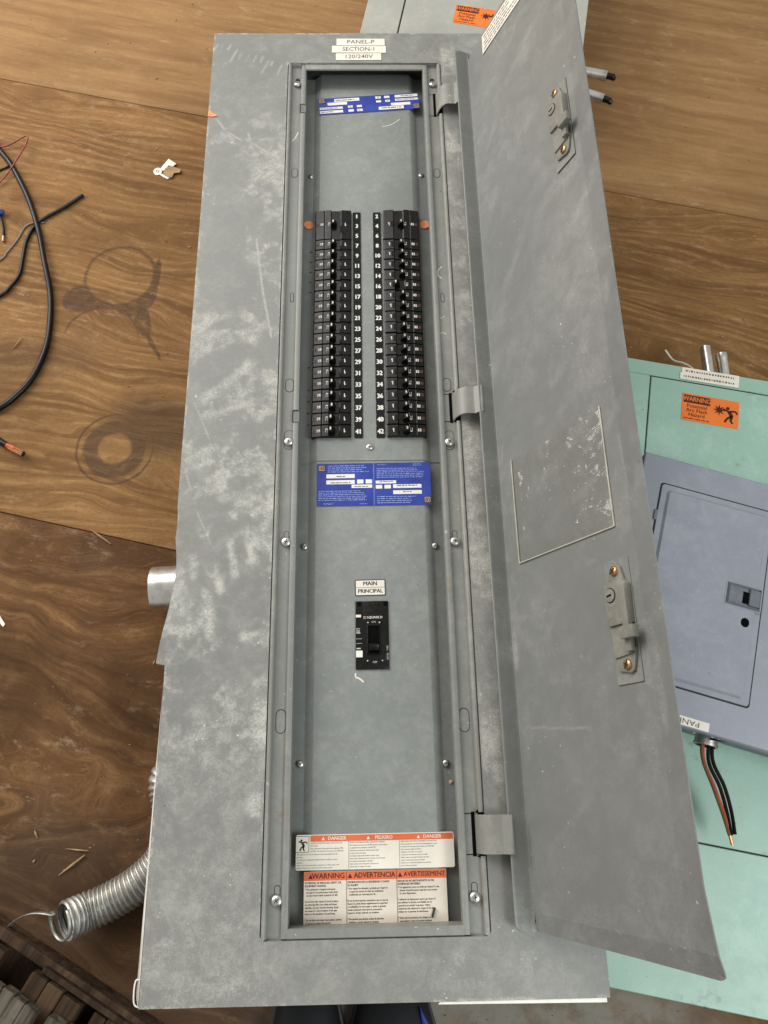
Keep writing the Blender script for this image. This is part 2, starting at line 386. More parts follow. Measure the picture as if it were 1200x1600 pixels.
def rrect(x0, x1, y0, y1, r, n=4):
    out = []
    for cx, cy, a in ((x1 - r, y0 + r, -90), (x1 - r, y1 - r, 0), (x0 + r, y1 - r, 90), (x0 + r, y0 + r, 180)):
        out += [(cx + r * math.cos(R(a + 90 * k / n)), cy + r * math.sin(R(a + 90 * k / n))) for k in range(n + 1)]
    return out
def smooth_path(pts, n=8):
    P = [Vector(p) for p in pts]; P = [P[0] * 2 - P[1]] + P + [P[-1] * 2 - P[-2]]; out = []
    for i in range(1, len(P) - 2):
        for k in range(n):
            t = k / n; a, b, c, d = P[i - 1:i + 3]
            out.append(0.5 * ((2 * b) + (c - a) * t + (2 * a - 5 * b + 4 * c - d) * t * t + (3 * b - a - 3 * c + d) * t ** 3))
    out.append(P[-2]); return out

_txt = {}
def text_mesh(s, size, align='CENTER', bold=0.0, xs=1.0, rotz=0.0, at=(0, 0)):
    cu = bpy.data.curves.new('lettering', 'FONT'); cu.body = s; cu.size = size; cu.align_x = align; cu.align_y = 'CENTER'
    cu.resolution_u = 2; cu.offset = bold * size; cu.fill_mode = 'FRONT'
    o = bpy.data.objects.new('lettering', cu); COL.objects.link(o)
    dg = bpy.context.evaluated_depsgraph_get(); dg.update()
    me = bpy.data.meshes.new_from_object(o.evaluated_get(dg))
    COL.objects.unlink(o); bpy.data.objects.remove(o); bpy.data.curves.remove(cu)
    v = np.empty(len(me.vertices) * 3, np.float32); me.vertices.foreach_get('co', v); v = v.reshape(-1, 3)
    fs = [tuple(p.vertices) for p in me.polygons]; bpy.data.meshes.remove(me)
    v = v.copy(); v[:, 0] *= xs; c, s_ = math.cos(rotz), math.sin(rotz)
    x = v[:, 0] * c - v[:, 1] * s_ + at[0]; y = v[:, 0] * s_ + v[:, 1] * c + at[1]
    return np.stack([x, y, np.zeros_like(x)], 1), fs
def add_text(mb, s, size, x, y, z=0.0003, bold=0.0, **kw):
    v, f = text_mesh(s, size, at=(x, y), **kw)
    offs = [(0, 0)] if bold <= 0 else [(0, 0), (bold * 1.6, 0), (-bold * 1.6, 0), (0, bold * 0.8), (0, -bold * 0.8)]
    for k, (ox, oy) in enumerate(offs):
        w = v.copy(); w[:, 0] += ox * size; w[:, 1] += oy * size; w[:, 2] = z + 0.00002 * k; mb.add(w, f)
    return mb
def fine_print(mb, x0, x1, y0, y1, rows, z=0.0003, fill=0.55, ragged=0.25, ws=1.0):
    """lines of print too small to read: broken strokes"""
    pitch = (y1 - y0) / rows
    for r in range(rows):
        y = y1 - pitch * (r + 0.5); x = x0; end = x1 - random.random() * ragged * (x1 - x0)
        while x < end:
            w = random.uniform(0.6, 2.6) * pitch * ws
            xe = min(x + w, end)
            mb.box(x, xe, y - pitch * fill / 2 * random.uniform(0.7, 1), y + pitch * fill / 2 * random.uniform(0.7, 1), z, z + 0.00005)
            x = xe + pitch * random.uniform(0.25, 0.5) * (0.4 + 0.6 * ws)
    return mb

# ------------------------------------------------------------------ the floor
fl = obj('floor', MB().box(-4, 4, -4.5, 4.5, -0.05, -0.012), 'seam'); fl['kind'] = 'structure'
ply_cols = dict(
    top=plywood('plywood_worn_pale', '#b18d63', '#9a774f', '#84623f', 0.06, 80.0, 1.6, 3.0, 0.30, 0.30, 1.0, dirtcol='#73573a'),
    mid=plywood('plywood_grained', '#ad875a', '#8d683f', '#6d4c2d', 0.24, 105.0, 1.7, 2.6, 0.62, 0.28, 2.3, dirtcol='#5a432c', stains=True),
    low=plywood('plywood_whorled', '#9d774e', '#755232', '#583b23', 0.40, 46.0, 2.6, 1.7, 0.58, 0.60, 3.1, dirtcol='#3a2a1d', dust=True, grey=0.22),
)
gx = Vector((math.cos(GR), math.sin(GR), 0)); gy = Vector((-math.sin(GR), math.cos(GR), 0))
v1 = Vector((0.015, -0.095, 0)).dot(gy); v2 = Vector((-0.43, -0.842, 0)).dot(gy)
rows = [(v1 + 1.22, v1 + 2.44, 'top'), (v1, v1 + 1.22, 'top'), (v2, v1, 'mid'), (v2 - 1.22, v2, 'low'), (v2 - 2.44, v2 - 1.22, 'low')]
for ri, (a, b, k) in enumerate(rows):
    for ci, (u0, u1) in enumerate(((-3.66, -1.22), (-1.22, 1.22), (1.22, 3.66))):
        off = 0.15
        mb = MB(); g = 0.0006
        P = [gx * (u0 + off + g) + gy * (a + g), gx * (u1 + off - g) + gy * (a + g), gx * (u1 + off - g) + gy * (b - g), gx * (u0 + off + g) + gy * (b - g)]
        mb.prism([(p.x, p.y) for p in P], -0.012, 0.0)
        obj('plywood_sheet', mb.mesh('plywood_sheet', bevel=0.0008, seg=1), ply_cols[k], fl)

# ------------------------------------------------------------------ the big panelboard
PB = (0.0, -0.72, 0.0)
pb = thing('panelboard', 'long grey steel electrical panelboard lying on the floor with its narrow door open', 'electrical panel', PB)
OFF = (0.0, 0.72, ZT)                          # meshes below are written with the trim's front at z = 0 and its top edge at y = 0
def L3(x, y, z): return (x + OFF[0], y + OFF[1], z + OFF[2])

# dust painted per vertex: scuffs and wipe marks with shapes of their own
def vnoise(x, y, f, seed):
    r = np.random.default_rng(seed); g = r.random((256, 256)); X = x * f + 100; Y = y * f + 100
    xi = np.floor(X).astype(int); yi = np.floor(Y).astype(int); fx = X - xi; fy = Y - yi
    fx = fx * fx * (3 - 2 * fx); fy = fy * fy * (3 - 2 * fy)
    def G(a, b): return g[a % 256, b % 256]
    return (G(xi, yi) * (1 - fx) + G(xi + 1, yi) * fx) * (1 - fy) + (G(xi, yi + 1) * (1 - fx) + G(xi + 1, yi + 1) * fx) * fy
def fbm(x, y, f, seed, o=5):
    x, y = x * 0.83 + y * 0.56, -x * 0.56 + y * 0.83
    wx = vnoise(x, y, f * 1.7, seed + 70) - 0.5; wy = vnoise(x, y, f * 1.7, seed + 80) - 0.5
    x = x + 0.7 * wx / f; y = y + 0.7 * wy / f
    s = 0; a = 1; t = 0
    for i in range(o): s = s + a * vnoise(x, y, f * 2 ** i, seed + i); t += a; a *= 0.55
    return s / t
def seg_d(x, y, a, b):
    ax, ay = a; bx, by = b; dx, dy = bx - ax, by - ay; t = np.clip(((x - ax) * dx + (y - ay) * dy) / (dx * dx + dy * dy + 1e-12), 0, 1)
    return np.hypot(x - ax - t * dx, y - ay - t * dy), t
def sm(x, a, b):
    t = np.clip((x - a) / (b - a), 0, 1); return t * t * (3 - 2 * t)

def trim_left(y):                              # the left edge, bent outwards where it was knocked
    x = -0.254
    if -0.905 < y < -0.86: x += 0.0015 * math.sin((y + 0.905) / 0.045 * math.pi)
    if -0.985 < y <= -0.905: x += 0.003 * math.sin((-0.905 - y) / 0.08 * math.pi)
    if -1.071 < y <= -0.985: x -= 0.011 * ((-0.985 - y) / 0.086) ** 1.1
    return x
OX0, OX1, OY0, OY1 = -0.1270, 0.1300, -1.3755, -0.0680
TX1, TY0 = 0.2555, -1.4370
mb = MB()
def grid(xf, ys, zf):
    n = len(xf(ys[0])); vs = []
    for y in ys: vs += [(x, y, zf(x, y)) for x in xf(y)]
    fs = [(j * n + i, (j + 1) * n + i, (j + 1) * n + i + 1, j * n + i + 1) for j in range(len(ys) - 1) for i in range(n - 1)]
    mb.add(vs, fs)
def trim_z(x, y):
    z = 0.0006 * math.sin(y * 5.1 + 0.7) * min(1, abs(abs(x) - 0.128) / 0.1)
    if x < -0.2: z += -0.007 * math.exp(-((y + 0.955) / 0.05) ** 2) * ((-0.2 - x) / 0.054) ** 2 + 0.004 * math.exp(-((y + 1.04) / 0.03) ** 2) * ((-0.2 - x) / 0.054) ** 2
    return z
ysm = list(np.linspace(OY1, OY0, 620))
ysl = [y for y in ysm]
grid(lambda y: np.linspace(trim_left(y), OX0, 60), ysl, trim_z)
grid(lambda y: np.linspace(OX1, TX1, 40), ysm, trim_z)
xs_all = np.concatenate([np.linspace(-0.254, OX0, 60), np.linspace(OX0, OX1, 80)[1:], np.linspace(OX1, TX1, 40)[1:]])
grid(lambda y: xs_all, list(np.linspace(0, OY1, 30)), trim_z)
grid(lambda y: xs_all, list(np.linspace(OY0, TY0, 28)), trim_z)
# rounded inner corners of the opening
r = 0.007
for cx, cy, sx, sy in ((OX0, OY1, 1, -1), (OX1, OY1, -1, -1), (OX0, OY0, 1, 1), (OX1, OY0, -1, 1)):
    arc = [(cx + sx * (r - r * math.cos(a)), cy + sy * (r - r * math.sin(a)), -0.0003) for a in np.linspace(0, math.pi / 2, 6)]
    ids = list(range(7)); vs = [(cx, cy, -0.0003)] + arc
    mb.add(vs, [tuple(ids if sx * sy < 0 else reversed(ids))])
# the opening's own turned-down edge and the outer turned-down edges
mb.ext_y([(OX0, 0.0), (OX0, -0.010)], OY0, OY1); mb.ext_y([(OX1, -0.010), (OX1, 0.0)], OY0, OY1)
for y in (OY0, OY1): mb.add([(OX0, y, 0), (OX1, y, 0), (OX1, y, -0.010), (OX0, y, -0.010)], [(0, 1, 2, 3)])
mb.ext_y([(TX1, 0.0), (TX1, -0.012)], TY0, 0.0)
for y in (TY0, 0.0): mb.add([(-0.254, y, 0), (TX1, y, 0), (TX1, y, -0.012), (-0.254, y, -0.012)], [(0, 1, 2, 3)])
vs = []
for y in ysl: vs += [(trim_left(y), y, trim_z(trim_left(y), y)), (trim_left(y) + 0.0008, y, -0.012)]
mb.add(vs, [(2 * i, 2 * i + 1, 2 * i + 3, 2 * i + 2) for i in range(len(ysl) - 1)])
me = mb.mesh('trim')
co = np.array(mb.v); X, Y = co[:, 0], co[:, 1]
left = sm(-X, 0.10, 0.13)
nz = 0.55 * fbm(X, Y, 24, 3) + 0.45 * fbm((X * 0.9 + Y * 0.44) * 0.4, -X * 0.44 + Y * 0.9, 40, 5); nf = fbm(X, Y, 80, 9)
dust = 0.12 + 0.66 * sm(nz + 0.6 * (nf - 0.5), 0.45, 0.64)
zone = np.clip(sm(-Y, 0.14, 0.30) * (1 - sm(-Y, 1.10, 1.26)), 0, 1) * left
dust = dust * (0.22 + 0.78 * zone)
dust = np.maximum(dust, 0.34 * sm(-Y, 1.06, 1.12) * sm(fbm(X, Y, 55, 77), 0.20, 0.75) * left + 0.16 * sm(-Y, 1.30, 1.40))
def wob(px, py): return 0.35 * (fbm(px, py, 45, 21) - 0.5)
W = wob(X, Y)
# wiped-clean patches (x, y, rx, ry, rot)
for cx, cy, rx, ry, ro in ((-0.205, -0.50, 0.050, 0.062, 0.2), (-0.214, -0.385, 0.024, 0.022, 0.5), (-0.170, -0.380, 0.011, 0.009, 0.2), (-0.141, -0.455, 0.014, 0.013, 0.4), (-0.149, -0.41, 0.010, 0.012, 0.2),
                           (-0.20, -0.648, 0.060, 0.034, 0.35), (-0.205, -0.58, 0.03, 0.01, 0.3), (-0.20, -0.86, 0.024, 0.016, 0.3), (-0.235, -0.885, 0.014, 0.012, 0), (-0.168, -0.99, 0.036, 0.085, 0.12), (-0.222, -0.965, 0.012, 0.022, -0.2),
                           (-0.16, -1.07, 0.042, 0.028, 0), (-0.214, -0.30, 0.030, 0.05, 0.6), (-0.225, -0.255, 0.03, 0.016, 0), (-0.222, -1.075, 0.018, 0.012, 0), (-0.176, -0.83, 0.016, 0.013, 0)):
    dx, dy = X - cx, Y - cy; c_, s_ = math.cos(ro), math.sin(ro)
    d = np.hypot((dx * c_ + dy * s_) / rx, (-dx * s_ + dy * c_) / ry) + W
    dust = dust * (1 - 0.85 * (1 - sm(d, 0.75, 1.05)))
def strokes(arr, lst, val, w, soft, taper=True):
    for a, b in lst:
        d, t = seg_d(X, Y, a, b)
        if w > 0.002: d = d * (1 + 1.6 * (fbm(X, Y, 90, 61, 3) - 0.5)) + 0.010 * (fbm(X, Y, 40, 67, 3) - 0.5)
        k = (1 - sm(d, w * 0.3, w + soft))
        if taper: k = k * sm(np.minimum(t, 1 - t) * 2, -0.1, 0.35)
        arr[:] = arr + (val - arr) * k
# swipes of dust left by fingers
strokes(dust, [((-0.24, -0.715), (-0.155, -0.640)), ((-0.235, -0.730), (-0.15, -0.705)), ((-0.24, -0.79), (-0.20, -0.775)), ((-0.25, -0.80), (-0.215, -0.776)), ((-0.205, -0.845), (-0.15, -0.862))], 0.8, 0.004, 0.006)
strokes(dust, [((-0.183, -0.905), (-0.172, -0.965)), ((-0.163, -0.90), (-0.150, -0.945)), ((-0.20, -0.94), (-0.19, -0.985)), ((-0.213, -0.975), (-0.198, -1.045)), ((-0.232, -0.93), (-0.226, -0.965)), ((-0.165, -1.04), (-0.13, -1.03))], 0.85, 0.003, 0.006)
strokes(dust, [((-0.135, -0.90), (-0.131, -0.93)), ((-0.134, -0.84), (-0.131, -0.87)), ((-0.137, -1.11), (-0.134, -1.17)), ((-0.135, -1.22), (-0.137, -1.25))], 0.95, 0.005, 0.005)
# right strip: dirt along the hinge line
rightz = sm(X, 0.128, 0.132) * (1 - sm(X, 0.150, 0.160))
dust = np.maximum(dust, rightz * (0.25 + 0.6 * sm(fbm(X, Y, 22, 33), 0.42, 0.62)) * (1 - sm(-Y, 1.20, 1.30)))
strokes(dust, [((0.136, -0.252), (0.156, -0.250)), ((0.138, -0.845), (0.150, -0.842)), ((0.152, -0.93), (0.155, -1.0)), ((0.136, -0.865), (0.142, -0.868))], 0.95, 0.006, 0.005)
strokes(dust, [((0.08, -1.40), (0.10, -1.398)), ((0.21, -0.03), (0.23, -0.02)), ((-0.24, -1.37), (-0.235, -1.41)), ((-0.20, -1.40), (-0.19, -1.43))], 0.5, 0.008, 0.010)
scr = np.zeros(len(X))
strokes(scr, [((-0.166, -0.43), (-0.162, -0.462)), ((-0.162, -0.462), (-0.153, -0.525)), ((-0.153, -0.525), (-0.138, -0.602))], 0.85, 0.0011, 0.0016, False)
for i in range(11):
    x_ = -0.244 + 0.0105 * i + random.uniform(-0.004, 0.004); y_ = -0.020 - 0.0048 * i + random.uniform(-0.006, 0.006); l_ = random.uniform(0.35, 1.0)
    strokes(scr, [((x_, y_), (x_ - 0.012 * l_ + random.uniform(-0.002, 0.002), y_ - 0.034 * l_))], random.uniform(0.25, 0.7), random.uniform(0.0006, 0.0016), 0.0020)
strokes(scr, [((-0.24, -0.19), (-0.224, -0.216)), ((-0.224, -0.216), (-0.195, -0.238)), ((-0.188, -0.218), (-0.182, -0.24)), ((-0.182, -0.24), (-0.155, -0.262)), ((-0.155, -0.262), (-0.148, -0.246))], 0.6, 0.0012, 0.002)
strokes(scr, [((-0.251, -0.80), (-0.236, -0.845)), ((-0.245, -0.70), (-0.215, -0.77)), ((-0.23, -0.865), (-0.205, -0.92))], 0.5, 0.0009, 0.0015)
strokes(scr, [((0.062 + 0.0055 * i, -1.428), (0.064 + 0.0055 * i, -1.417 + 0.003 * random.random())) for i in range(11)] + [((0.118, -1.428), (0.121, -1.405))], 0.32, 0.0012, 0.002)
strokes(scr, [((0.158 + 0.004 * i, -1.418 + 0.002 * random.random()), (0.163 + 0.004 * i, -1.388)) for i in range(4)], 0.35, 0.0012, 0.002)
strokes(scr, [((0.15, -0.40), (0.16, -0.45)), ((0.137, -0.91), (0.153, -1.02)), ((0.150, -0.99), (0.138, -1.01))], 0.5, 0.0009, 0.0015)
# edge wear: chips of paint along the edges
edge = np.minimum(np.abs(X + 0.254), np.minimum(np.abs(Y), np.minimum(np.abs(X - OX0) + (Y > OY1) + (Y < OY0), np.abs(Y - TY0))))
scr = np.maximum(scr, (1 - sm(edge, 0.0012, 0.0034)) * sm(fbm(X, Y, 70, 41), 0.52, 0.68) * 0.9)
for nm, arr in (('dust', dust), ('scratch', scr)):
    at = me.attributes.new(nm, 'FLOAT', 'POINT'); at.data.foreach_set('value', np.clip(arr, 0, 1).astype(np.float32))
trim = obj('trim', me, 'trim', pb, OFF)
# orange paint mark on the left edge
mk = obj('paint_mark', MB().prism([(-0.2535, -0.172), (-0.2535, -0.186), (-0.247, -0.1875), (-0.2385, -0.185), (-0.2455, -0.180)], 0.0006, 0.0012), 'dot', trim)
# bare white edges showing past the paint, and the small folded corner clip
obj('bare_edge', MB().add([(-0.2545, -1.10, 0), (-0.2545, -1.437, 0), (-0.2592, -1.425, -0.006), (-0.2585, -1.36, -0.006), (-0.256, -1.10, -0.006)], [(0, 1, 2, 3, 4), (4, 3, 2, 1, 0)]), 'chip', trim)
obj('bare_edge', MB().prism([(0.068, -1.4395), (0.2515, -1.4415), (0.2515, -1.4372), (0.07, -1.4372)], -0.004, -0.0006), 'chip', trim)
obj('corner_clip', MB().tube(smooth_path([(-0.253, -1.41, -0.003), (-0.2602, -1.411, -0.004), (-0.2612, -1.425, -0.004), (-0.2595, -1.4335, -0.004), (-0.254, -1.436, -0.003)], 5), 0.0009, 6), 'chip', trim)

# tub behind the trim
tb = MB(); wl = 0.0016
tx0, tx1, ty0, ty1, tz0, tz1 = -0.205, 0.205, -1.395, -0.030, -ZT + 0.0005, -0.013
tb.box(tx0, tx1, ty0, ty1, tz0, tz0 + wl)
tb.box(tx0, tx0 + wl, ty0, ty1, tz0 + wl, tz1).box(tx1 - wl, tx1, ty0, ty1, tz0 + wl, tz1)
tb.box(tx0 + wl, tx1 - wl, ty0, ty0 + wl, tz0 + wl, tz1).box(tx0 + wl, tx1 - wl, ty1 - wl, ty1, tz0 + wl, tz1)
obj('tub', tb, 'tub', pb, OFF)

# flanges down both sides of the opening (bead, plate, raised lip)
HY = [(-0.131, -0.178), (-0.694, -0.738), (-1.248, -1.293)]
BEAD = [(0.0002, -0.0075), (0.0006, -0.0022), (0.0018, -0.0006), (0.0036, -0.0002), (0.0054, -0.0008), (0.0066, -0.0026), (0.0072, -0.0078)]
LIPP = [(0.0228, -0.0078), (0.0232, -0.0034), (0.0246, -0.0026), (0.0290, -0.0026), (0.0304, -0.0032), (0.0308, -0.0050), (0.0308, -0.0200)]
def side_profile(sgn, x0, pts): return [(x0 + sgn * d, z) for d, z in pts]
for sgn, x0, nm in ((1, OX0, 'left'), (-1, OX1, 'right')):
    f = sgn < 0
    b = MB().ext_y(side_profile(sgn, x0, [(0.0070, -0.0072), (0.0232, -0.0072)]), OY0, OY1, flip=not f)
    fo = obj('mounting_flange', b.mesh('flange', smooth=True), 'flange', pb, OFF)
    b = MB().ext_y(side_profile(sgn, x0, LIPP), OY0 + 0.0015, OY1 - 0.0015, flip=not f)
    obj('raised_lip', b.mesh('lip', smooth=True), 'flange', fo)
    b = MB(); y = OY1 - 0.001
    for h0, h1 in (HY if sgn < 0 else []):
        b.ext_y(side_profile(sgn, x0, BEAD), h0 + 0.001, y, flip=not f); y = h1 - 0.001
    b.ext_y(side_profile(sgn, x0, BEAD), OY0 + 0.001, y, flip=not f)
    obj('rolled_bead', b.mesh('bead', smooth=True), 'bead', fo)
# top and bottom lips of the opening
obj('end_lip', MB().add([(x, y, z) for y, z in ((OY1 - 0.0004, -0.004), (OY1 - 0.0018, -0.0022), (OY1 - 0.0108, -0.0030), (OY1 - 0.0115, -0.0044), (OY1 - 0.0112, -0.006)) for x in (-0.0975, 0.1005)],
    [(0, 2, 3, 1), (2, 4, 5, 3), (4, 6, 7, 5), (6, 8, 9, 7)]), 'bead', pb, OFF)
obj('end_lip', MB().add([(x, y, z) for y, z in ((OY0 + 0.0004, -0.004), (OY0 + 0.0018, -0.0022), (OY0 + 0.0108, -0.0030), (OY0 + 0.0115, -0.0044), (OY0 + 0.0115, -0.030)) for x in (-0.0975, 0.1005)],
    [(1, 3, 2, 0), (3, 5, 4, 2), (5, 7, 6, 4), (7, 9, 8, 6)]), 'flange', pb, OFF)

# screws, each with its keyhole slot
def screw_mesh(rad, h, slot=True):
    b = MB().lathe([(rad, 0), (rad, h * 0.45), (rad * 0.86, h * 0.8), (rad * 0.5, h)], 18)
    me_ = b.mesh('screw', smooth=True); return me_
SCR = screw_mesh(0.0066, 0.0042); SCR2 = screw_mesh(0.0046, 0.0032); SCR3 = screw_mesh(0.0052, 0.0034); SCRB = screw_mesh(0.0054, 0.0032)
SLOT = MB().box(-0.0045, 0.0045, -0.0006, 0.0006, 0.0, 0.0003).box(-0.0006, 0.0006, -0.0030, 0.0030, 0.0, 0.0002).mesh('recess')
def screw(parent, x, y, z, me_, h, mat='screw', k=1.0, loc=None):
    s_ = obj('screw', me_, mat, parent, loc or L3(x, y, z), (R(random.uniform(-5, 5)), R(random.uniform(-5, 5)), 0))
    q = obj('slot', SLOT, 'seam', s_, (0, 0, h + 0.00005), (0, 0, random.uniform(0, 3))); q.scale = (k, k, 1)
    return s_
fl_screws = [(-0.1105, -0.111), (0.1150, -0.111), (-0.1095, -0.767), (0.1125, -0.770), (-0.1095, -0.912), (0.113, -0.914), (-0.1095, -1.336), (0.1145, -1.337)]
for i, (x, y) in enumerate(fl_screws):
    k = 0.86 if i < 2 else 1.0
    s_ = screw(pb, x, y, -0.0058, SCR, 0.0042, k=0.75 * k); s_.scale = (k, k, 1)
    big = i in (2, 3)
    w_, h_ = (0.0142, 0.030) if big else (0.0072, 0.020)
    kh = obj('keyhole', MB().flat(stadium(x, y + (0.004 if big else 0.006), w_, h_), -0.00705), 'seam', pb, OFF)  # flat dark patch, the shade inside the hole put in as colour
    if i > 1:
        obj('keyhole_back', MB().flat(stadium(x, y + (0.004 if big else 0.006), w_ - 0.0016, h_ - 0.0016), -0.00695), 'flange', kh)
    else:
        obj('keyhole_back', MB().flat(stadium(x, y + 0.004, w_ - 0.001, h_ * 0.5), -0.00698), 'void', kh)  # black patch painting the dark of the open slot
# oval knock-outs punched in the flanges
for x, y, w_, h_ in ((-0.1115, -0.296, 0.0105, 0.0185), (0.1150, -0.297, 0.0105, 0.0185), (-0.1105, -0.530, 0.0055, 0.017), (0.1135, -0.532, 0.0055, 0.017),
                     (-0.1105, -0.678, 0.0125, 0.022), (0.1130, -0.679, 0.0125, 0.022), (-0.1105, -1.140, 0.0130, 0.029), (0.1130, -1.142, 0.0130, 0.029)):
    ko = obj('knockout', MB().flat(stadium(x, y, w_, h_), -0.00712), 'seam', pb, OFF)  # dark backing paints the groove's shade along with its dirt
    obj('slug', MB().prism(stadium(x, y - 0.0002, w_ - 0.0015, h_ - 0.0018), -0.0075, -0.0066).mesh('slug', bevel=0.0003, seg=1), 'flange', ko)
# door catch cut-outs in the left flange
for y in (-0.166, -0.729):
    ct = obj('catch_slot', MB().flat(rrect(-0.1055, -0.0962, y - 0.0098, y + 0.0098, 0.002), -0.0023), 'seam', pb, OFF)
    obj('catch_plate', MB().prism(rrect(-0.1038, -0.0955, y - 0.0092, y + 0.0070, 0.0015), -0.0026, -0.0018), 'tub', ct)

# dead front: two pressed covers
PROF = [(-0.1085, -0.0400), (-0.0845, -0.0400), (-0.0835, -0.0396), (-0.0735, -0.0304), (-0.0715, -0.0300), (0.0755, -0.0300), (0.0775, -0.0304), (0.0875, -0.0396), (0.0885, -0.0400), (0.1120, -0.0400)]
PSH = [(x, z - 0.0012) for x, z in PROF]
b = MB().ext_y(PROF, -0.785, -0.094, flip=True)
ends = [(-0.094, 0.0, 0), (-0.091, -0.0010, 0), (-0.052, -0.0065, 0)]
n = len(PROF); vs = []
for y, dz, _ in ends: vs += [(x, y, z + dz) for x, z in PROF]
b.add(vs, [(j * n + i, j * n + i + 1, (j + 1) * n + i + 1, (j + 1) * n + i) for j in range(2) for i in range(n - 1)])
b.add([(x, -0.785, z) for x, z in PROF] + [(x, -0.785, z - 0.0014) for x, z in PROF], [(i, n + i, n + i + 1, i + 1) for i in range(n - 1)])
obj('dead_front', b.mesh('upper_cover', smooth=True), 'dead', pb, OFF)
b = MB().ext_y(PSH, -1.372, -0.780, flip=True)
obj('dead_front', b.mesh('lower_cover', smooth=True), 'dead', pb, OFF)
for x, y in ((-0.0885, -0.273), (0.0925, -0.271), (-0.0885, -0.908), (0.0895, -0.909), (-0.0890, -1.189), (0.0915, -1.191)):
    screw(pb, x, y, -0.0405, SCR2, 0.0032, k=0.6)
    if y < -0.5: pass
screw(pb, 0.002, -0.765, -0.0305, SCR3, 0.0034, k=0.75)
obj('dirt_blob', MB().lathe([(0.0022, 0), (0.0026, 0.001), (0.0012, 0.002)], 8).mesh('blob', smooth=True), 'tan', pb, L3(0.0965, -1.213, -0.041))
for x in (-0.0905, 0.0945):
    obj('orange_sticker', MB().prism([(0.0078 * math.cos(a), 0.0078 * math.sin(a)) for a in np.linspace(0, 2 * math.pi, 20, endpoint=False)], 0, 0.0005), 'dot', pb, L3(x, -0.371, -0.0388), (0, R(8 if x < 0 else -8), 0))

# numbered tiles
PITCH = 0.01889; Y0 = -0.3545
TILE = MB().prism(rrect(-0.0061, 0.0061, -0.0091, 0.0091, 0.0012, 2), 0, 0.0009).mesh('tile')
for i in range(21):
    y = Y0 - PITCH * (i + 0.5)
    for side in (0, 1):
        num = 2 * i + 1 + side
        x = (-0.0138 + 0.0001 * i * 0.2) if side == 0 else 0.0180
        t_ = obj('number_tile', TILE, 'tile', pb, L3(x, y, -0.0298), (0, 0, R(random.uniform(-1, 1))))
        nb = MB(); add_text(nb, str(num), 0.0102, 0, 0.0006, z=0.0011, bold=0.032, xs=0.86)
        obj('numeral', nb, 'white', t_)

# circuit breakers
def breaker_mesh(h):
    # profile across the breaker: sloping outer end, crown, dished centre, flat inner end (x grows towards the middle of the panel)
    pr = [(0.0, -0.006), (0.0, 0.0002), (0.0012, 0.0020), (0.0142, 0.0046), (0.0150, 0.0036), (0.0160, 0.0046), (0.0250, 0.0056), (0.0258, 0.0030), (0.0400, 0.0030), (0.0408, 0.0052), (0.0560, 0.0040), (0.0570, 0.0028), (0.0570, -0.006)]
    return MB().ext_y(pr, -h / 2, h / 2, close=True).mesh('breaker', bevel=0.0004, seg=1)
BRK = breaker_mesh(PITCH - 0.0016); BRK3 = breaker_mesh(PITCH * 3 - 0.0012)
HND = MB().ext_y([(-0.0048, 0), (-0.0040, 0.0078), (-0.0020, 0.0104), (0.0012, 0.0104), (0.0030, 0.0074), (0.0042, 0)], -0.0042, 0.0042, close=True).mesh('handle', bevel=0.0009, seg=2, smooth=True)
def marks(seed):
    random.seed(seed); b = MB(); zz = 0.0
    for k in range(2): b.box(0.0082 + 0.0028 * k, 0.0102 + 0.0028 * k, -0.0022, 0.0022, 0.0036 + 0.0005 * k, 0.0043 + 0.0005 * k)
    b.box(0.0206, 0.0240, 0.0012, 0.0030, 0.0052, 0.0057).box(0.0206, 0.0213, -0.0030, 0.0006, 0.0052, 0.0057).box(0.0230, 0.0236, -0.0030, 0.0006, 0.0052, 0.0057)
    return b.mesh('marking')
MARK = marks(3)
ONM = MB().box(0.0468, 0.0478, -0.0030, 0.0026, 0.0045, 0.00515).box(0.0482, 0.0487, -0.0030, -0.0005, 0.0045, 0.00505).mesh('on_mark')
SQR = MB().box(0.0030, 0.0062, 0.0014, 0.0020, 0.0024, 0.0034).box(0.0030, 0.0062, -0.0022, -0.0016, 0.0024, 0.0034).box(0.0030, 0.0036, -0.0016, 0.0014, 0.0022, 0.0030).box(0.0056, 0.0062, -0.0016, 0.0014, 0.0028, 0.0034).box(0.0042, 0.0050, -0.0007, 0.0007, 0.0026, 0.0032).mesh('logo')
WIN = MB().prism(rrect(0.0415, 0.0445, -0.0050, 0.0050, 0.0006, 2), 0.0048, 0.0053).mesh('window')
for side in (0, 1):
    for i in range(19):
        three = i == 0
        yc = Y0 - PITCH * 1.5 if three else Y0 - PITCH * (i + 2.5)
        xo = (-0.0792 - 0.0001 * i) if side == 0 else (0.0845 - 0.00004 * i)
        o = obj('breaker', BRK3 if three else BRK, 'black', pb, L3(xo, yc, -0.0282 + random.uniform(-0.0003, 0.0003)), (0, 0, R(random.uniform(-0.6, 0.6)) + (math.pi if side else 0)))
        pos = 0.0306 if not (side == 1 and i == 5) else 0.0372
        hd = obj('handle', HND, 'black2', o, (pos + random.uniform(-0.0003, 0.0003), 0, 0.0028), (0, R((-10 if pos < 0.035 else 14) + random.uniform(-4, 4)), 0))
        obj('handle_tip', MB().box(-0.0011, 0.0009, -0.0020, 0.0020, 0.0104, 0.01065), 'print', hd)
        obj('marking', MARK, 'print', o, (0, 0, 0)); obj('on_mark', ONM, 'white', o)
        obj('logo_print', SQR, 'brownsq' if (i % 3 != 1) else 'print', o)
        obj('window', WIN, 'black2', o)

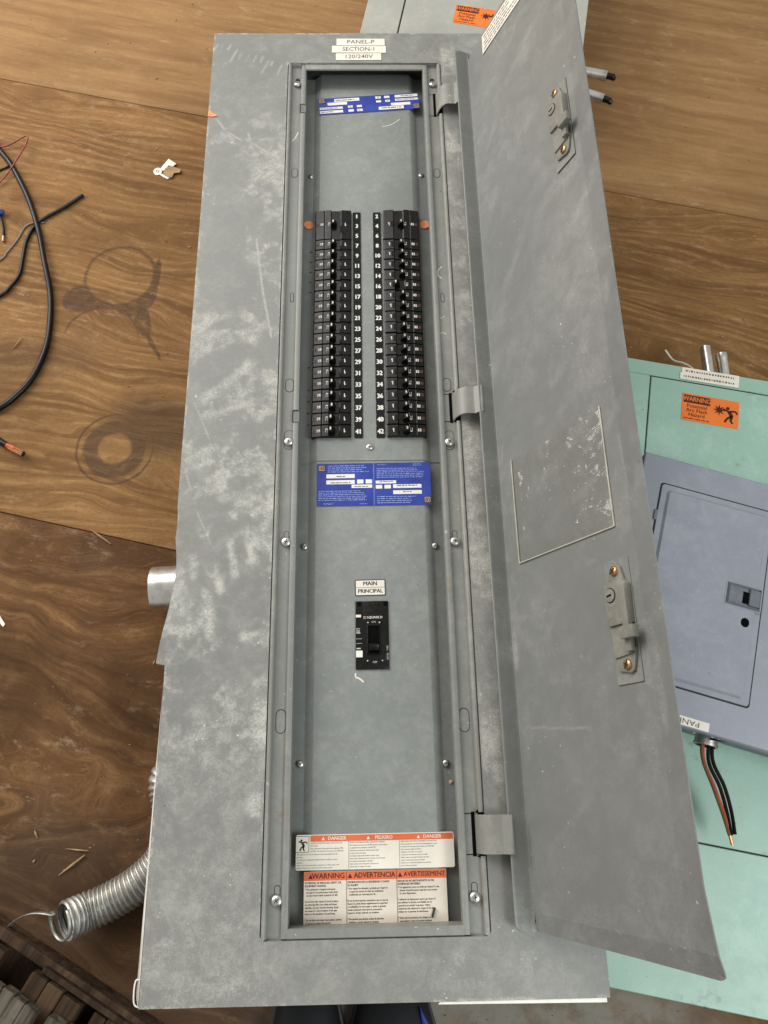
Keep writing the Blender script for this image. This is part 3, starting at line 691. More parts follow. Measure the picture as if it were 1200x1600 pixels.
# pen ticks beside the left bank, chalky smears and scuffs
for i in (3, 4, 5, 6, 7, 14, 16, 17, 18, 19):
    y = Y0 - PITCH * (i + 0.6); obj('pen_tick', MB().tube([(-0.0880, y - 0.0008, -0.0396), (-0.0850, y + (0.0012 if i > 10 else 0.0002), -0.0394)], 0.0006, 5), 'ink', pb, OFF)
def scuff(pts, r_, mat='chip'):
    o = obj('scuff', MB().tube(smooth_path([(*p, 0) for p in pts], 6), r_, 5), mat, pb, OFF); o.scale = (1, 1, 0.12); return o
for pts, z_, r_ in ((((-0.0200, -1.0800), (-0.0195, -1.0850), (-0.0150, -1.0870), (-0.0095, -1.0915)), -0.0312, 0.0011),
                    (((0.1150, -0.4760), (0.1090, -0.4830), (0.1085, -0.4920), (0.1140, -0.4980)), -0.0072, 0.0009),
                    (((0.1075, -0.5660), (0.1105, -0.5675), (0.1155, -0.5640)), -0.0072, 0.0007), (((0.1080, -0.5930), (0.1110, -0.5925), (0.1165, -0.5950)), -0.0072, 0.0007),
                    (((-0.1165, -0.2300), (-0.1120, -0.2240), (-0.1075, -0.2120)), -0.0072, 0.0010), (((0.060, -0.1600), (0.045, -0.1720), (0.030, -0.1760)), -0.0300, 0.0006)):
    o = scuff(pts, r_, 'paper2'); o.location = (OFF[0], OFF[1], OFF[2] + z_)

# paper and printed labels --------------------------------------------------------------------
def label(name, x, y, w, h, z, mat, rotz=0.0, parent=pb, loc=None, rad=0.0015, thick=0.0004, lab=None):
    o = obj(name, MB().prism(rrect(-w / 2, w / 2, -h / 2, h / 2, rad, 3), 0, thick), mat, parent, loc or L3(x, y, z), (0, 0, rotz))
    if lab: o['label'] = lab
    return o
def prints(parent, mat, fn, z=0.0005, name='lettering', rot=(0, 0, 0), loc=(0, 0, 0)):
    b = MB(); fn(b); o = obj(name, b, mat, parent, (loc[0], loc[1], loc[2] + z - 0.0003), rot)
    if name in ('fine_print', 'white_fields', 'field_print', 'worn_print'): o['kind'] = 'stuff'
    return o
def sq_logo(parent, x, y, s, rz=0.0, mat_bg='logo', z=0.0006):
    q = obj('square_logo', MB().box(-s / 2, s / 2, -s / 2, s / 2, 0, 0.0002), mat_bg, parent, (x, y, z), (0, 0, rz))
    b = MB(); t_ = s * 0.09; k = s * 0.40
    b.box(-k, k, k - t_, k, 0.0003, 0.0004).box(-k, k, -k, -k + t_, 0.0003, 0.0004).box(-k, -k + t_, -k + t_, k - t_, 0.0003, 0.0004).box(k - t_, k, -k + t_, k - t_, 0.0003, 0.0004)
    add_text(b, 'D', s * 0.62, 0, 0, z=0.0004, bold=0.02)
    obj('logo_print', b, 'tan', parent, (x, y, z), (0, 0, rz))

# three strips of embossing tape
for s_, x, y, w in (('PANEL-P', -0.0045, -0.0215, 0.082), ('SECTION-1', -0.0075, -0.0382, 0.0915), ('120/240V', -0.0082, -0.0552, 0.0765)):
    t_ = label('label_tape', x, y, w, 0.0155, 0.0008, 'tape', R(random.uniform(-0.6, 0.6)), rad=0.0005)
    prints(t_, 'ink', lambda b: add_text(b, s_, 0.0122, 0, 0, bold=-0.006, xs=1.02 if len(s_) < 9 else 0.93))

# slanting blue and white label at the top of the dead front
lb = label('rating_label', 0.0085, -0.1268, 0.171, 0.0355, -0.0293, 'bluelab', R(4.8), rad=0.0006)
def f(b):
    for side in (1, -1):
        for x0, x1, y0, y1 in ((-0.058, -0.0155, 0.0085, 0.0150), (-0.070, -0.037, 0.0015, 0.0075), (-0.0840, -0.045, -0.0070, -0.0025), (-0.0840, -0.045, -0.0155, -0.0100), (-0.036, -0.028, -0.0060, -0.0015), (-0.036, -0.027, -0.0150, -0.0100), (-0.021, -0.0125, -0.0060, -0.0015), (-0.021, -0.012, -0.0150, -0.0100)):
            b.box(side * x0, side * x1, side * y0, side * y1, 0.0003, 0.0004)
prints(lb, 'white', f, name='white_fields')
def f(b):
    for side in (1, -1):
        for x0, x1, y0, y1, n_ in ((-0.056, -0.020, 0.0095, 0.0135, 1), (-0.082, -0.047, -0.0062, -0.0034, 1), (-0.082, -0.055, -0.0145, -0.0112, 1), (-0.034, -0.030, -0.0050, -0.0025, 1), (-0.019, -0.015, -0.0140, -0.0112, 1)):
            fine_print(b, *sorted((side * x0, side * x1)), *sorted((side * y0, side * y1)), n_, z=0.0005)
prints(lb, 'ink2', f, name='fine_print')
sq_logo(lb, -0.0795, 0.0118, 0.0105); sq_logo(lb, 0.0795, -0.0118, 0.0105, math.pi)

# blue rating label across the joint of the covers
lb = label('rating_label', 0.0072, -0.8210, 0.1585, 0.0635, -0.0306, 'bluelab', R(0.3), rad=0.0006)
half = [(-0.066, -0.0265, 0.0095, 0.0155), (-0.066, -0.0265, 0.0005, 0.0065), (-0.0235, -0.0145, 0.0010, 0.0070), (-0.0115, -0.0025, 0.0010, 0.0070), (-0.031, -0.0025, -0.0055, -0.0005)]
def f(b):
    for sd in (1, -1):
        for x0, x1, y0, y1 in half: b.box(sd * x0, sd * x1, sd * y0 + (0 if sd > 0 else -0.0005), sd * y1, 0.0003, 0.0004)
prints(lb, 'white', f, name='white_fields')
def f(b):
    b.box(-0.0003, 0.0003, -0.031, 0.031, 0.0003, 0.0004)
    for sd in (1, -1):
        for x0, x1, y0, y1, n_ in ((-0.064, -0.004, 0.0175, 0.0295, 4), (-0.077, -0.004, -0.0245, -0.0085, 6), (-0.070, -0.055, -0.0305, -0.0265, 2), (-0.02, -0.006, -0.0300, -0.0280, 1)):
            fine_print(b, *sorted((sd * x0, sd * x1)), *sorted((sd * y0, sd * y1)), n_, z=0.0003, fill=0.42)
prints(lb, 'blueink', f, name='fine_print')
def f(b):
    for sd in (1, -1):
        rz = 0 if sd > 0 else math.pi
        fine_print(b, *sorted((sd * -0.052, sd * -0.040)), *sorted((sd * 0.0105, sd * 0.0135)), 1, z=0.0005, ragged=0)
        fine_print(b, *sorted((sd * -0.060, sd * -0.032)), *sorted((sd * 0.0012, sd * 0.0042)), 1, z=0.0005, ragged=0)
        fine_print(b, *sorted((sd * -0.027, sd * -0.008)), *sorted((sd * -0.0045, sd * -0.0022)), 1, z=0.0005, ragged=0)
prints(lb, 'ink2', f, name='field_print')
sq_logo(lb, -0.0725, 0.0245, 0.0095); sq_logo(lb, 0.0735, -0.0245, 0.0095, math.pi)

# MAIN / PRINCIPAL plate
lb = label('name_plate', 0.0003, -0.9685, 0.0405, 0.0220, -0.0310, 'ink', R(0.8), rad=0.0014)
def f(b): b.box(-0.0190, 0.0190, 0.0005, 0.0098, 0.0003, 0.0004).box(-0.0190, 0.0190, -0.0098, -0.0001, 0.0003, 0.0004)
prints(lb, 'paper', f, name='white_fields')
def f(b): add_text(b, 'MAIN', 0.0076, 0, 0.0054, z=0.0005, bold=0.018); add_text(b, 'PRINCIPAL', 0.0074, 0, -0.0048, z=0.0005, bold=0.018, xs=0.93)
prints(lb, 'ink', f)

# main breaker
MBX, MBY = 0.0022, -1.0315
mbk = obj('main_breaker', MB().box(-0.0216, 0.0216, -0.0445, 0.0445, -0.008, 0.0016).mesh('main_breaker', bevel=0.0008, smooth=True), 'black', pb, L3(MBX, MBY, -0.0305))
obj('label_strip', MB().box(-0.0210, -0.0125, -0.034, 0.0440, 0.0016, 0.0019), 'black2', mbk)
obj('toggle_frame', MB().add([(x, y, z) for (x, y, z) in [(-0.0078, -0.0265, 0.0018), (0.0108, -0.0265, 0.0018), (0.0108, 0.0140, 0.0018), (-0.0078, 0.0140, 0.0018), (-0.0055, -0.0240, 0.0036), (0.0085, -0.0240, 0.0036), (0.0085, 0.0115, 0.0036), (-0.0055, 0.0115, 0.0036)]],
    [(0, 1, 5, 4), (1, 2, 6, 5), (2, 3, 7, 6), (3, 0, 4, 7)]), 'black', mbk)
obj('toggle_slot', MB().box(-0.0055, 0.0085, -0.0240, 0.0115, 0.0017, 0.0022), 'void', mbk)
tg = MB().add([(x, y, z) for x in (-0.0048, 0.0078) for y, z in ((-0.0225, 0.002), (-0.0215, 0.0095), (-0.0150, 0.0125), (-0.0125, 0.0100), (-0.0095, 0.002))],
    [(0, 1, 2, 3, 4), (9, 8, 7, 6, 5), (0, 5, 6, 1), (1, 6, 7, 2), (2, 7, 8, 3), (3, 8, 9, 4)])
tgm = tg.mesh('toggle', bevel=0.0010, smooth=True); obj('toggle', tgm, 'black', mbk)
for x, y in ((-0.0165, 0.0405), (0.0178, 0.0405)): obj('corner_recess', MB().lathe([(0.003, 0), (0.003, 0.0003)], 10), 'void', mbk, (x, y, 0.0017))
def f(b): add_text(b, 'SQUARE D', 0.0042, 0.0035, 0.0225, z=0.0003, bold=0.03)
prints(mbk, 'print', f, z=0.0023)
sq_logo(mbk, -0.0095, 0.0225, 0.0042, z=0.0018)
def f(b): b.box(-0.0212, -0.0145, 0.0228, 0.0262, 0.0003, 0.0004).box(-0.0212, -0.0128, -0.0290, -0.0205, 0.0003, 0.0004)
prints(mbk, 'white', f, z=0.0024, name='white_fields')
def f(b):
    fine_print(b, -0.0205, -0.0145, 0.0010, 0.0090, 3, z=0.0003); b.box(-0.0212, -0.0132, -0.0055, -0.0051, 0.0003, 0.0004); b.box(-0.0212, -0.0132, -0.0115, -0.0111, 0.0003, 0.0004)
    fine_print(b, -0.0205, -0.0135, -0.0195, -0.0160, 1, z=0.0003)
    for x, y in ((-0.0055, 0.0158), (0.0095, 0.0158), (-0.0065, -0.0335), (0.0125, -0.0335)): b.box(x - 0.0008, x + 0.0008, y - 0.0008, y + 0.0008, 0.0003, 0.0004)
    add_text(b, 'ON', 0.0034, 0.002, 0.0165, z=0.0003); add_text(b, 'OFF', 0.0034, 0.003, -0.0355, z=0.0003)
    v, fc = text_mesh('LISTED   TYPE', 0.0030, rotz=math.pi / 2, at=(0.0195, -0.0235)); v[:, 2] = 0.0003; b.add(v, fc)
prints(mbk, 'print', f, z=0.0024, name='fine_print')

# DANGER label
def man(b, cx, cy, s, z):                       # falling-man pictogram drawn with thick strokes
    def st(a, c, w):
        a = Vector(a) * s; c = Vector(c) * s; d = (c - a).normalized(); nn = Vector((-d.y, d.x)) * w * s / 2
        b.flat([(cx + p.x, cy + p.y) for p in (a - nn, c - nn, c + nn, a + nn)], z)
    st((-0.02, 0.10), (0.12, -0.14), 0.17); st((0.10, -0.12), (-0.10, -0.26), 0.11); st((-0.10, -0.26), (-0.20, -0.46), 0.10)
    st((0.12, -0.12), (0.06, -0.36), 0.11); st((0.06, -0.36), (0.16, -0.48), 0.09); st((-0.02, 0.10), (-0.30, 0.20), 0.09); st((0.0, 0.12), (0.28, 0.16), 0.09); st((0.28, 0.16), (0.36, 0.02), 0.08)
    b.flat([(cx + s * (-0.08 + 0.085 * math.cos(a)), cy + s * (0.26 + 0.085 * math.sin(a))) for a in np.linspace(0, 2 * math.pi, 10, endpoint=False)], z)
lb = label('danger_label', 0.0022, -1.2882, 0.1870, 0.0385, -0.0306, 'paper', R(0.1), rad=0.0022)
prints(lb, 'redor', lambda b: b.box(-0.0765, 0.0925, 0.0115, 0.0183, 0.0003, 0.0004), name='red_band')
def f(b):
    for x, s_ in ((-0.0480, 'DANGER'), (0.0075, 'PELIGRO'), (0.0650, 'DANGER')):
        add_text(b, s_, 0.0054, x + 0.003, 0.0147, z=0.0005, bold=0.015)
        tx = x - 0.5 * len(s_) * 0.0042 - 0.0008; b.flat([(tx - 0.0021, 0.0130), (tx + 0.0021, 0.0130), (tx, 0.0166)], 0.0005)
prints(lb, 'paper', f)
def para(b, lines, x, y, size, pitch, z=0.0003, xs=0.9, bold=0.0):
    for i_, s_ in enumerate(lines):
        if s_: add_text(b, s_, size, x, y - pitch * i_, z=z, align='LEFT', xs=xs, bold=bold)
def f(b):
    para(b, ('HAZARD OF ELECTRIC SHOCK, EXPLOSION, OR', 'ARC FLASH', 'Apply appropriate personal protective equipment (PPE)', 'and follow safe electrical work practices. See NFPA 70E'), -0.0765, 0.0098, 0.00215, 0.0029, xs=0.80)
    para(b, ('This equipment must only be installed and serviced by qualified electrical', 'personnel.', 'Turn off all power supplying this equipment before working on or inside', 'equipment.', 'Always use a properly rated voltage sensing device to confirm power is off.', 'Replace all devices, doors, and covers before turning on power.'), -0.0925, -0.0022, 0.00215, 0.0029, xs=0.76)
    para(b, ('PELIGRO DE DESCARGA ELECTRICA, EXPLOSION O DESTELLO', 'Utilice equipo de proteccion personal (EPP) apropiado y siga las practicas', 'de seguridad electrica establecidas. Vea NFPA 70E', 'Solamente el personal electrico calificado debera instalar', 'y prestar servicio a este equipo.', 'Desenergice el equipo antes de realizar cualquier trabajo', 'Siempre utilice un dispositivo detector de tension nominal adecuado', 'para confirmar la desenergizacion del equipo.', 'Vuelva a colocar todos los dispositivos, las puertas y las', 'cubiertas antes de energizar este equipo.'), -0.0302, 0.0098, 0.00215, 0.0029, xs=0.70)
    para(b, ("RISQUE D'ELECTROCUTION, D'EXPLOSION OU ECLAIR D'ARC", 'Portez un equipement de protection personnelle approprie et suivez', 'les methodes de travail electrique securitaires. Voir NFPA 70E', 'Seul un personnel qualifie doit effectuer', "l'installation et l'entretien de cet appareil.", "Coupez toutes les alimentations avant d'y travailler", 'Utilisez toujours un dispositif de detection de tension', 'a valeur nominale appropriee pour confirmer', 'Replacez tous les dispositifs, les portes et les couvercles', 'avant de mettre sous tension.'), 0.0302, 0.0098, 0.00215, 0.0029, xs=0.72)
    b.box(-0.0314, -0.0311, -0.0185, 0.0112, 0.0003, 0.0004); b.box(0.0286, 0.0289, -0.0185, 0.0112, 0.0003, 0.0004)
prints(lb, 'ink', f, name='fine_print')
def f(b):
    b.box(-0.0935, -0.0780, 0.0173, 0.0178, 0.0003, 0.0004); b.box(-0.0785, -0.0780, 0.0005, 0.0173, 0.0003, 0.0004); b.box(-0.0935, -0.0780, 0.0000, 0.0005, 0.0003, 0.0004)
    man(b, -0.0858, 0.0090, 0.0155, 0.0004)
prints(lb, 'ink', f, name='pictogram')

# WARNING label
lb = label('warning_label', 0.0020, -1.3395, 0.1665, 0.0610, -0.0305, 'paper2', R(0.2), rad=0.0006)
prints(lb, 'redor', lambda b: b.box(-0.0830, 0.0830, 0.0210, 0.0303, 0.0003, 0.0004), name='red_band')
cols = ((-0.0820, -0.0345), (-0.0325, 0.0240), (0.0260, 0.0820))
def f(b):
    for (x0, x1), s_ in zip(cols, ('WARNING', 'ADVERTENCIA', 'AVERTISSEMENT')):
        add_text(b, s_, 0.0079 if len(s_) < 12 else 0.0072, (x0 + x1) / 2 + 0.0035, 0.0256, z=0.0005, bold=0.012, xs=0.92 if len(s_) > 9 else 1.0)
        k = x0 + (0.0065 if len(s_) < 9 else 0.0030); b.flat([(k - 0.0026, 0.0230), (k + 0.0026, 0.0230), (k, 0.0279)], 0.0005)
    for x in (-0.0335, 0.0250): b.box(x - 0.0002, x + 0.0002, -0.030, 0.030, 0.0005, 0.0006)
prints(lb, 'maroon', f)
def f(b):
    heads = (('POTENTIAL OF REDUCED SAFETY OR', 'EQUIPMENT DAMAGE'), ('DISMINUCION DE LA SEGURIDAD O DANO', 'AL EQUIPO'), ('RISQUE DE SECURITE REDUITE OU DE', 'DOMMAGES MATERIELS'))
    for (x0, x1), hd in zip(cols, heads):
        for i_, s_ in enumerate(hd): add_text(b, s_, 0.0029, x0, 0.0185 - 0.0032 * i_, z=0.0003, align='LEFT', bold=0.02, xs=0.86)
    T = ((('* This equipment is designed and tested', '   by Square D to performance levels which', '   exceed circuit breaker standards UL 489.', '', 'Use of other than Square D circuit breakers', 'can adversely affect your safety and impair', 'reliability, and may void the warranty. Install', 'only Square D circuit breakers of the type', 'shown on this panelboard circuit listing.', '', '* Do not allow petroleum based paints, solvents', '  or sprays to contact the interior.', 'Use of these products may adversely', 'affect your safety and impair reliability.'), 0.86),
         (('* Este equipo fue disenado y probado por Square D', '   y supera las normas de nivel de rendimiento', '   establecidas por interruptores UL.', '', 'El uso de interruptores automaticos que no sean de', 'Square D puede afectar negativamente la seguridad', 'y confiabilidad de este equipo y anular la garantia.', 'Instale solamente interruptores automaticos', 'Square D del tipo indicado en el tablero.', '', '* No permita que pinturas a base de petroleo,', '  solventes o rocios entren en contacto', 'El uso de estos productos puede afectar', 'negativamente la seguridad de su equipo'), 0.88),
         (('* Cet appareil est concu et verifie par Square D a des', '   niveaux de performances superieurs aux normes', '   UL pour disjoncteurs.', '', "L'utilisation de disjoncteurs autres que Square D", 'peut affecter la securite et la fiabilite de cet', 'appareil et en annuler la garantie. Utilisez', 'uniquement des disjoncteurs Square D du type', 'indique sur ce panneau de distribution.', '', '* Eviter que les peintures, les solvants ou les', '  vaporisateurs a base de petrole touchent', "L'utilisation de ces produits peut affecter", 'la securite et compromettre la fiabilite.'), 0.88))
    for (x0, x1), (ls, k_) in zip(cols, T): para(b, ls, x0, 0.0118, 0.00275, 0.00318, xs=k_ * 0.92, bold=0.012)
prints(lb, 'ink', f, name='fine_print')
obj('pen_mark', MB().tube([(0.0670, -1.3585, -0.029), (0.0702, -1.3495, -0.0285)], 0.0013, 6), 'ink', pb, OFF)

# stub of large conduit out of the left side
b = MB(); prof = [(0.0325, 0.0), (0.0325, 0.105), (0.0300, 0.105), (0.0300, 0.02)]
sg = 36
vs = [(-z_, r_ * math.cos(2 * math.pi * k / sg), r_ * math.sin(2 * math.pi * k / sg)) for r_, z_ in prof for k in range(sg)]
b.add(vs, [(i * sg + k, (i + 1) * sg + k, (i + 1) * sg + (k + 1) % sg, i * sg + (k + 1) % sg) for i in range(3) for k in range(sg)])
st_ = obj('conduit_stub', b.mesh('stub', smooth=True), 'emt', pb, L3(-0.203, -0.941, -0.112), (0, 0, R(3)))

# ------------------------------------------------------------------ door of the panelboard (part; its furniture are sub-parts)
du = Vector((0.39544528, -0.00608814, 0.91846936)); dv = Vector((-0.00299214, 0.99996419, 0.00791659)); dn = Vector((-0.91848466, -0.00587877, 0.3954129))
da = Vector((0.17349, -0.06908, 0.01953)) + Vector(OFF)
DW, DL, LIP = 0.2640, 1.3019, 0.024
def door_z(x, y):
    z = 0.0008 * math.sin(y * 7 + 1) * math.sin(x * 11)
    z += 0.26 * max(0.0, x - (DW - 0.033)) * max(0.0, min(1.0, (DL + y - 0.002) / 0.07)) ** 0.8
    z -= 0.16 * max(0.0, -y - (DL - 0.019)) + 0.32 * max(0.0, 0.016 + y)
    return z
mb = MB()
xs_ = np.linspace(0, DW, 110); ys_ = np.linspace(0, -DL, 480)
vs = [(x, y, door_z(x, y)) for y in ys_ for x in xs_]; n = len(xs_); rc = 0.009
def corner_pull(x, y):                          # round off the two free corners
    for cx, cy, sy in ((DW - rc, -DL + rc, -1), (DW - rc, -rc, 1)):
        dx, dy = x - cx, (y - cy) * sy
        if dx > 0 and dy > 0:
            m_ = max(dx, dy); h_ = math.hypot(dx, dy)
            return cx + dx * m_ / h_, cy + sy * dy * m_ / h_
    return x, y
vs = [(*corner_pull(x, y), z) for x, y, z in vs]
mb.add(vs, [(j * n + i, (j + 1) * n + i, (j + 1) * n + i + 1, j * n + i + 1) for j in range(len(ys_) - 1) for i in range(n - 1)])
th = 0.0016
mb.add([(x, y, z - th) for x, y, z in vs], [(j * n + i, j * n + i + 1, (j + 1) * n + i + 1, (j + 1) * n + i) for j in range(len(ys_) - 1) for i in range(n - 1)])
nt = len(vs); last = (len(ys_) - 1) * n
mb.f += [(i, i + 1, nt + i + 1, nt + i) for i in range(n - 1)] + [(last + i + 1, last + i, nt + last + i, nt + last + i + 1) for i in range(n - 1)]
mb.f += [(j * n + n - 1, (j + 1) * n + n - 1, nt + (j + 1) * n + n - 1, nt + j * n + n - 1) for j in range(len(ys_) - 1)]
# turned-in edge along the hinge side, rounded at both ends
lp = [(0.0, -0.0016)] + [(-0.0022 + 0.0022 * math.cos(a), -0.0016 - 0.0022 * 0 + LIP * 0 + 0.0) for a in (0.0,)]
prof = [(0.0006, 0.0), (-0.0004, 0.0012), (-0.0008, 0.004), (-0.0010, LIP - 0.0022), (-0.0014, LIP - 0.0006), (-0.0024, LIP), (-0.0030, LIP - 0.001), (-0.0030, -0.0016), (0.0006, -0.0016)]
yy = list(np.linspace(-0.010, -DL + 0.010, 240))
vs = [(x, y, z) for y in yy for x, z in prof]; k_ = len(prof)
mb.add(vs, [(j * k_ + i, j * k_ + i + 1, (j + 1) * k_ + i + 1, (j + 1) * k_ + i) for j in range(len(yy) - 1) for i in range(k_ - 1)])
for y0_, y1_, sg_ in ((-0.010, 0.0, 1), (-DL + 0.010, -DL, -1)):
    rows_ = []
    for t_ in np.linspace(0, 1, 6):
        hh = 1 - (1 - math.sqrt(max(0, 1 - t_ * t_))) * 0.55
        rows_.append([(x, y0_ + (y1_ - y0_) * t_, z * hh if z > 0 else z - 0.0068 * t_ - (0.002 if t_ else 0)) for x, z in prof])
    fl_ = [p for r_ in rows_ for p in r_]
    mb.add(fl_, [(j * k_ + i, j * k_ + i + 1, (j + 1) * k_ + i + 1, (j + 1) * k_ + i) for j in range(5) for i in range(k_ - 1)] + [tuple(range(5 * k_, 6 * k_))])
me = mb.mesh('door')
co = np.array(mb.v); X, Y = co[:, 0], co[:, 1]
ca, sa = math.cos(0.65), math.sin(0.65)
dd = 0.05 + 0.22 * sm(fbm((X * ca + Y * sa) * 0.35, -X * sa + Y * ca, 14, 51), 0.48, 0.70) + 0.22 * sm(fbm(X, Y, 34, 57), 0.52, 0.66) * sm(fbm(X, Y, 5, 58), 0.40, 0.6)
sdo = np.zeros(len(X))
def strokes2(arr, lst, val, w, soft):
    for a, b_ in lst:
        d, t_ = seg_d(X, Y, a, b_); arr[:] = np.maximum(arr, val * (1 - sm(d, w * 0.6, w + soft)))
strokes2(sdo, [((0.012, -1.0855), (0.13, -1.094))], 0.5, 0.0008, 0.0018)
strokes2(sdo, [((0.006, -0.90), (0.012, -0.91)), ((0.008, -0.935), (0.02, -0.93)), ((0.228, -0.80), (0.232, -0.86)), ((0.135, -1.28), (0.15, -1.29)), ((0.06, -0.02), (0.09, -0.09))], 0.4, 0.001, 0.002)
dd = np.maximum(dd, 0.75 * (1 - sm(np.hypot((X - 0.004) / 0.006, (Y + 0.99) / 0.03), 0.5, 1.2)))
dd = np.maximum(dd, 0.6 * (1 - sm(np.hypot((X - 0.24) / 0.010, (Y + 1.06) / 0.05), 0.4, 1.3)))
for nm, arr in (('dust', dd), ('scratch', sdo)):
    at = me.attributes.new(nm, 'FLOAT', 'POINT'); at.data.foreach_set('value', np.clip(arr, 0, 1).astype(np.float32))
door = obj('door', me, 'door', pb)
door['label'] = 'tall narrow grey door swung open, with clear pocket and two latches on its inner face'
Mx = Matrix((du, dv, dn)).transposed().to_4x4(); Mx.translation = da
door.matrix_local = Mx
# paper label at the top
lb = label('printed_label', 0, 0, 0.190, 0.036, 0, 'paper', R(-3), door, loc=(0.140, -0.040, 0.0012), rad=0.0005)
def f(b):
    for r0 in range(5): fine_print(b, -0.090 + 0.002 * (r0 % 2), -0.035 + 0.05 * random.random(), 0.0105 - 0.0062 * r0, 0.0150 - 0.0062 * r0, 1, fill=0.55)
    for r0 in range(4): fine_print(b, 0.000, 0.035 + 0.05 * random.random(), 0.0085 - 0.0062 * r0, 0.0130 - 0.0062 * r0, 1, fill=0.7)
prints(lb, 'ink2', f, name='fine_print')
lb.parent = door
# clear pocket
qx0, qx1, qy0, qy1 = 0.030, 0.206, -0.892, -0.752
nx, ny = 240, 200
S_, T_ = np.meshgrid(np.linspace(0, 1, nx + 1), np.linspace(0, 1, ny + 1))
px_ = qx0 + (qx1 - qx0) * S_; py_ = qy0 + (qy1 - qy0) * T_ - 0.006 * (S_ - 0.5)
env = np.minimum(1, 9 * np.minimum(S_, 1 - S_)) * np.minimum(1, 9 * T_)
rdg = (1 - np.abs(2 * fbm(px_ + 0.4 * py_, 1.5 * py_ - 0.5 * px_, 22, 91, 3) - 1)) ** 5
rdg2 = (1 - np.abs(2 * fbm(px_, py_ * 1.3, 40, 95, 3) - 1)) ** 6
hz = 0.0030 + 0.0042 * rdg * sm(S_, 0.25, 0.65) + 0.0030 * rdg2 * sm(S_, 0.55, 0.9) + 0.0034 * rdg * (1 - sm(S_, 0.10, 0.40)) + 0.0010 * np.sin(11 * S_ + 3 * T_)
pz_ = 0.0016 + env * hz
vs = [tuple(p) for p in np.stack([px_, py_, pz_], -1).reshape(-1, 3)]
b = MB().add(vs, [(j * (nx + 1) + i, j * (nx + 1) + i + 1, (j + 1) * (nx + 1) + i + 1, (j + 1) * (nx + 1) + i) for j in range(ny) for i in range(nx)])
obj('clear_pocket', b.mesh('pocket', smooth=True), 'film', door)
for a_, c_ in (((qx0, qy0 + 0.003), (qx0, qy1 + 0.003)), ((qx0, qy0 + 0.003), (qx1, qy0 - 0.003)), ((qx1, qy0 - 0.003), (qx1, qy1 - 0.003))):
    obj('pocket_seam', MB().tube([(a_[0], a_[1], 0.0016), ((a_[0] + c_[0]) / 2, (a_[1] + c_[1]) / 2, 0.0018), (c_[0], c_[1], 0.0016)], 0.0009, 6), 'weld', door)
# two latches
KEY = MB().lathe([(0.0068, 0), (0.0068, 0.0014), (0.0060, 0.0016)], 24).mesh('lock', smooth=True)
KRING = MB().lathe([(0.0078, 0), (0.0078, 0.0008)], 24).mesh('ring')
KSLOT = MB().box(-0.0040, 0.0030, -0.0009, 0.0009, 0, 0.0003).mesh('key_slot')
PLATE = MB().prism(rrect(-0.0185, 0.0185, -0.0635, 0.0635, 0.0012, 2), 0.0002, 0.0014).mesh('plate', bevel=0.0004, seg=1)
HOUS = MB().prism([(-0.0140, -0.006), (0.0175, -0.006), (0.0185, 0.034), (0.0120, 0.040), (-0.0130, 0.038)], 0.0014, 0.0100).mesh('housing', bevel=0.0016, smooth=True)
EAR1 = MB().prism([(-0.0120, 0.036), (0.0130, 0.036), (0.0085, 0.0535), (0.0035, 0.0570), (-0.0025, 0.0570), (-0.0075, 0.0520)], 0.0014, 0.0050).mesh('ear', bevel=0.0008, smooth=True)
EAR2 = MB().prism([(-0.0115, -0.050), (0.0060, -0.0540), (0.0110, -0.0520), (0.0130, -0.0470), (0.0170, -0.030), (-0.0140, -0.030)], 0.0014, 0.0046).mesh('ear', bevel=0.0008, smooth=True)
LOW = MB().prism([(-0.0130, -0.038), (0.0120, -0.036), (0.0150, -0.006), (-0.0135, -0.006)], 0.0014, 0.0068).mesh('step', bevel=0.0012, smooth=True)
RAIL = MB().box(0.0090, 0.0178, -0.034, 0.0335, 0.0060, 0.0108).mesh('rail', bevel=0.0006, smooth=True)
BOLT = MB().box(0.0105, 0.0290, -0.0225, -0.0100, 0.0085, 0.0170).mesh('bolt', bevel=0.0012, smooth=True)
for cx, cy in ((0.2005, -0.9930), (0.2015, -0.3480)):
    def sub(nm, me_, mat, lx=0, ly=0, lz=0, rz=0.0): return obj(nm, me_, mat, door, (cx + lx, cy + ly, lz), (0, 0, rz))
    sub('latch_plate', PLATE, 'flange'); sub('latch_housing', HOUS, 'zinc'); sub('latch_ear', EAR1, 'zinc'); sub('latch_ear', EAR2, 'zinc')
    sub('latch_step', LOW, 'zinc'); sub('latch_rail', RAIL, 'zinc'); sub('latch_bolt', BOLT, 'zinc')
    sub('lock_ring', KRING, 'seam', -0.0040, 0.0250, 0.0096); sub('lock_cylinder', KEY, 'zinc', -0.0040, 0.0250, 0.0098); sub('key_slot', KSLOT, 'void', -0.0040, 0.0250, 0.0115, R(8))
    sub('latch_screw', SCRB, 'brass', 0.0005, 0.0500, 0.0048); sub('latch_screw', SCRB, 'brass', 0.0035, -0.0455, 0.0044)
    sub('screw_slot', SLOT, 'seam', 0.0005, 0.0500, 0.0083, 0.6); sub('screw_slot', SLOT, 'seam', 0.0035, -0.0455, 0.0079, 1.1)
